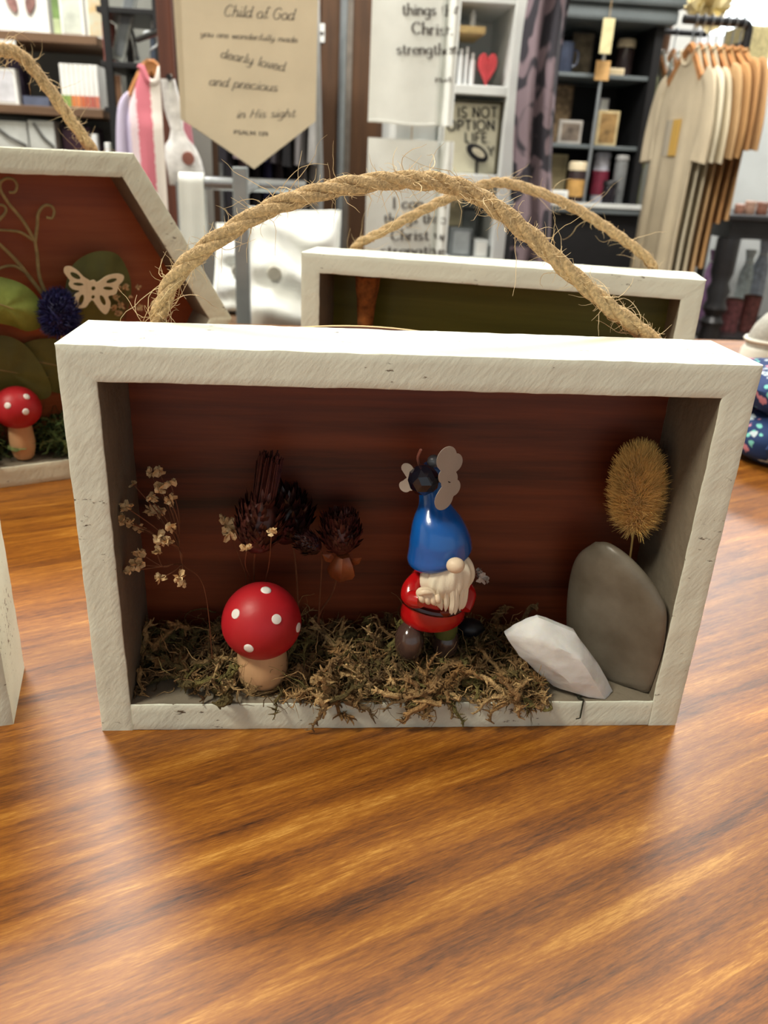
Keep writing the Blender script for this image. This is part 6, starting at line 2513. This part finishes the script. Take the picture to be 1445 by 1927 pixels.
def book(px0, px1, py0, Y, zb, dep, m, label, spine=None, group=None, band=None, x_shift=0):
    x0, x1 = at(px0, py0, Y).x, at(px1, py0, Y).x
    z1 = at((px0+px1)/2, py0, Y).z
    t = thing('book', label, 'book', ((x0+x1)/2, Y+dep/2, zb), group=group)
    w = x1-x0
    part('cover', bxw(x0, x1, Y, Y+dep, zb, z1, min(.0015, w*.15)), m, t, smooth=False)
    part('page_block', bxw(x0+w*.15, x1-w*.15, Y+.004, Y+dep+.001, z1-.0002, z1+.0008), m_paper, t, smooth=False)
    if band:
        h = z1-zb
        part('spine_band', bxw(x0+w*.04, x1-w*.04, Y-.0012, Y+.001, zb+h*.03, zb+h*band[0]), band[1], t, smooth=False)
    return t


book(91, 105, -40, LY+.04, ZS1, .12, m_green, 'tall green-spined book beside the earring card', band=(.3, simple('green_pale_band', (190, 206, 160), .6)))
card_box('picture_frame', 'white framed print beside the green book', 'frame', 105, -40, 150, LY+.04, ZS1, .02, m_paper, simple('pale_print', (210, 218, 206), .6))
card_box('greeting_card', 'white card with teal and orange picture on the upper shelf', 'card', 155, -40, 196, LY+.06, ZS1, .006, m_paper, simple('teal_picture', (170, 196, 192), .6, var=.2, scale=20, col2=s2l(210, 170, 110)))
cols = [(124, 158, 70), (140, 168, 84), (216, 132, 72), (226, 140, 84), (206, 112, 72), (196, 104, 80), (186, 96, 82), (206, 120, 96)]
names = ['moss green', 'olive green', 'bright orange', 'pale orange', 'rust orange', 'brick red', 'rose red', 'salmon']
for k in range(8):
    a = 110+k*9
    book(a, a+8.4, 119+k*.5, LY+.02+.002*(k % 3), ZS2, .09, m_paper, 'thin white-spined booklet with %s lower band on the middle shelf' % names[k], group='row of thin booklets', band=(.29, simple('band_%d' % k, cols[k], .6, var=.1)))
card_box('tent_card', 'white tent card standing on the middle shelf', 'card', -14, 128, 27, LY+.03, ZS2, .03, m_paper, simple('tent_face', (216, 218, 224), .7))
card_box('gift_box', 'plum box behind the tent card', 'box', 6, 108, 38, LY+.12, ZS2, .06, simple('plum_box', (72, 60, 84), .6), simple('plum_front', (84, 72, 98), .6))
bm_x0, bm_x1 = at(44, 190, LY+.04).x, at(92, 190, LY+.04).x
ty = thing('tray', 'shallow slate blue tray on the middle shelf', 'tray', ((bm_x0+bm_x1)/2, LY+.09, ZS2))
m_tray = simple('slate_tray', (92, 100, 122), .5)
part('base', bxw(bm_x0, bm_x1, LY+.04, LY+.14, ZS2, ZS2+.004), m_tray, ty, smooth=False)
for a, b, c, d in ((bm_x0, bm_x1, LY+.04, LY+.044), (bm_x0, bm_x1, LY+.136, LY+.14), (bm_x0, bm_x0+.004, LY+.044, LY+.136), (bm_x1-.004, bm_x1, LY+.044, LY+.136)):
    part('rim', bxw(a, b, c, d, ZS2+.004, ZS2+.024), m_tray, ty, smooth=False)
for k, (a, b) in enumerate(((-30, 48), (51, 100))):
    t = card_box('storage_bin', ('pale grey fabric bin', 'smaller pale grey fabric bin')[k]+' with dark cord on the lowest visible shelf', 'bin', a, 227, b, LY+.02, ZS3, .18, simple('bin_grey_%d' % k, (188, 192, 188), .8, var=.08), None)
    x0, x1 = at(a, 227, LY).x, at(b, 227, LY).x
    zt_ = at((a+b)/2, 232, LY).z
    bm = BM()
    tube(bm, [Vector((x0+.01, LY+.016, zt_)), Vector(((x0+x1)/2, LY+.014, (zt_+ZS3)/2)), Vector((x1-.01, LY+.016, ZS3+.012))], .003, 6)
    part('cord', bm, simple('dark_cord', (60, 60, 58), .8), t)
card_box('gift_box', 'deep purple box on the lowest visible shelf', 'box', 115, 238, 168, LY+.06, ZS3, .15, simple('purple_box', (72, 48, 66), .6), simple('purple_front', (84, 56, 76), .6))
for k, (a, b, y) in enumerate(((170, 182, 252), ) ):
    card_box('candle_cube', 'small white candle cube beside the purple box', 'candle', a, y, b, LY+.02, ZS3, .02, m_paper, m_bottle)

# ---------------------------------------------------------------- black tower rack
KY = 1.98
ka, kb = at(206, 120, KY).x, at(300, 120, KY).x
zk1, zk2, zk3, zk0 = at(250, 118, KY).z, at(250, 204, KY).z, at(250, 290, KY).z, at(250, 20, KY).z
kr = thing('tower_rack', 'black metal tower rack beside the shelf unit', 'rack', ((ka+kb)/2, KY+.13, FLOOR))
for x in (ka, kb):
    for y in (KY, KY+.24):
        part('upright', bxw(x-.008, x+.008, y-.008, y+.008, FLOOR, 1.05), m_black, kr, smooth=False)
for z in (zk0+.005, zk1, zk2, zk3, zk3-.3):
    part('shelf', bxw(ka-.02, kb+.01, KY-.004, KY+.25, z-.012, z, .001), m_black, kr, smooth=False)
card_box('gift_bag', 'salmon pink paper bag on the black rack', 'bag', 190, 40, 208, KY+.10, zk1, .05, simple('salmon_bag', (206, 122, 108), .7, var=.08), simple('salmon_front', (196, 112, 98), .7))
t = thing('picture_frame', 'grey frame leaning on the black rack shelf', 'frame', (at(226, 100, KY+.06).x, KY+.06, zk1))
bm = bxw(-.016, .016, -.006, .006, 0, .16, .002)
rotbm(bm, .30, 'Y', (0, 0, 0))
bmesh.ops.translate(bm, vec=Vector((at(220, 100, KY+.035).x, KY+.035, zk1+.004)), verts=bm.verts)
part('frame', bm, simple('weathered_grey_frame', (150, 154, 150), .6, var=.15), t, smooth=False)
bm = bxw(-.010, .010, -.0075, -.006, .012, .148)
rotbm(bm, .30, 'Y', (0, 0, 0))
bmesh.ops.translate(bm, vec=Vector((at(220, 100, KY+.035).x, KY+.035, zk1+.004)), verts=bm.verts)
part('insert', bm, simple('grey_insert', (110, 116, 120), .5), t, smooth=False)
t = thing('letter_opener', 'slim silver rod leaning beside the grey frame', 'rod', (at(258, 110, KY+.1).x, KY+.1, zk1))
bm = BM()
tube(bm, [at(258, 112, KY+.1), at(250, 70, KY+.11), at(244, 40, KY+.12)], [.004, .006, .003], 8)
part('rod', bm, m_chrome, t)
bm = BM()
blob(bm, at(258, 112, KY+.1)+Vector((0, 0, .004)), .007, 2)
part('knob', bm, m_chrome, t)
bottle(280, 298, 42, KY+.08, zk1, 'slate blue bottle with pale shoulder on the black rack', m=simple('slate_bottle', (112, 128, 156), .25), cap=m_bottle, group=None)
card_box('greeting_card', 'white card with peach base on the black rack', 'card', 212, 140, 228, KY+.03, zk2, .006, m_paper, simple('peach_card', (216, 170, 136), .6))
card_box('gift_bag', 'taupe paper bag low on the black rack', 'bag', 224, 216, 248, KY+.05, zk3, .06, simple('taupe_bag', (118, 108, 98), .7), simple('taupe_front', (106, 96, 88), .7))
card_box('gift_box', 'black box on the middle of the black rack', 'box', 236, 140, 280, KY+.10, zk2, .08, simple('charcoal_box', (58, 62, 62), .6), simple('charcoal_front', (74, 80, 78), .6))
for k, (a, b, y) in enumerate(((212, 222, 262), (196, 206, 268))):
    card_box('candle_cube', ('tiny white candle cube low on the black rack', 'tiny ivory candle cube at the edge of the black rack')[k], 'candle', a, y, b, KY+.01, zk3, .02, m_paper, m_bottle)

# ---------------------------------------------------------------- wooden post with striped cardigan and pouch
POY = 1.52
xp0, xp1 = at(303, 150, POY).x, at(331, 150, POY).x
po = thing('wooden_post', 'reddish brown wooden display post beside the pennants', 'post', ((xp0+xp1)/2, POY, FLOOR))
part('post', bxw(xp0, xp1, POY-.014, POY+.014, FLOOR+.03, 1.1, .004), m_redwood, po, smooth=False)
part('foot', bxw(xp0-.08, xp1+.08, POY-.1, POY+.1, FLOOR, FLOOR+.03, .006), m_redwood, po, smooth=False)
zpg = at(280, 118, POY+.05).z
bm = BM()
tube(bm, [Vector((xp0+.01, POY, zpg+.05)), Vector((at(262, 118, POY+.16).x, POY+.16, zpg+.05))], .006, 8)
part('peg', bm, m_black, po)
bm = BM()
zpp = at(335, 150, POY-.1).z
tube(bm, [Vector((xp1-.004, POY, zpp)), Vector((xp1+.012, POY-.15, zpp))], .005, 8)
part('peg', bm, m_black, po)


def stripes():
    m, nt, b = nodes_of('striped_knit')
    L = nt.links.new
    tc = N(nt, 'ShaderNodeTexCoord')
    sp = N(nt, 'ShaderNodeSeparateXYZ')
    L(tc.outputs['Object'], sp.inputs[0])
    nz = N(nt, 'ShaderNodeTexNoise')
    nz.inputs['Scale'].default_value = 260
    L(tc.outputs['Object'], nz.inputs['Vector'])
    ma = N(nt, 'ShaderNodeMath', operation='MULTIPLY_ADD')
    L(nz.outputs[0], ma.inputs[0])
    ma.inputs[1].default_value = .01
    L(sp.outputs[0], ma.inputs[2])
    mr = N(nt, 'ShaderNodeMapRange')
    mr.inputs['From Min'].default_value = -.075
    mr.inputs['From Max'].default_value = .075
    L(ma.outputs[0], mr.inputs[0])
    rp = ramp(nt, [(0, s2l(196, 188, 214)), (.2, s2l(226, 208, 214)), (.30, s2l(206, 118, 132)), (.50, s2l(232, 226, 218)), (.66, s2l(96, 62, 104)), (.86, s2l(186, 120, 134))])
    rp.color_ramp.interpolation = 'CONSTANT'
    L(mr.outputs[0], rp.inputs[0])
    L(rp.outputs[0], b.inputs['Base Color'])
    b.inputs['Roughness'].default_value = .95
    bp = N(nt, 'ShaderNodeBump')
    bp.inputs['Strength'].default_value = .5
    L(nz.outputs[0], bp.inputs['Height'])
    L(bp.outputs[0], b.inputs['Normal'])
    return m


p = at(284, 130, POY+.16)
garment('striped_cardigan', 'fluffy pink, white and purple striped cardigan hanging on the wooden post', 'cardigan', (p.x, POY+.16, zpg), .115, .50, .25, stripes(), 2.0, depth=.040, sleeve=.16, hanger=m_hang, rail_z=zpg+.05)
# pouch with a round brown badge
PUY = POY-.12
a, b, c, d = span(317, 262, 386, 350, PUY)
t = thing('gift_pouch', 'white furry pouch with round brown badge hanging from the wooden post', 'pouch', ((a+b)/2, PUY, c))
bm = BM()
n = 26
R = []
for f, s, e in ((0, .98, .6), (.03, 1.02, 1), (.3, 1.0, 1.2), (.6, .95, 1.1), (.85, .80, .9), (1.0, .50, .6), (1.2, .34, .4), (1.6, .50, .5), (2.2, .36, .4)):
    R.append([bm.verts.new(((a+b)/2-.012*f+math.cos(q)*(b-a)/2*s*(1+.05*math.sin(5*q+f*4)), PUY+math.sin(q)*.014*e*(1+.15*math.sin(7*q+f*5)), c+(d-c)*f)) for q in [2*PI*k/n for k in range(n)]])
for A, B in zip(R[:-1], R[1:]):
    for j in range(n):
        bm.faces.new((A[j], A[(j+1) % n], B[(j+1) % n], B[j]))
bm.faces.new(R[0][::-1])
bm.faces.new(R[-1])
part('bag', bm, simple('white_furry_cloth', (222, 222, 222), .95, var=.12, scale=60, bump=.5, bscale=200), t, smooth=80)
bm = BM()
cc = at(354, 298, PUY-.018)
lathe(bm, [(0, -.002), (.0105, -.002), (.0115, 0), (.0105, .002), (0, .002)], 24, cc, mtx=Matrix.Rotation(PI/2, 3, 'X'))
part('badge', bm, simple('brown_badge', (150, 96, 84), .5), t)
bm = BM()
tube(bm, smooth_path([Vector(((a+b)/2-.016, PUY, c+(d-c)*1.3)), Vector(((a+b)/2-.022, PUY-.004, c+(d-c)*1.9)), Vector((xp1+.011, PUY-.004, zpp+.006))], 10), .0025, 6)
part('drawstring', bm, m_whitecloth, t)
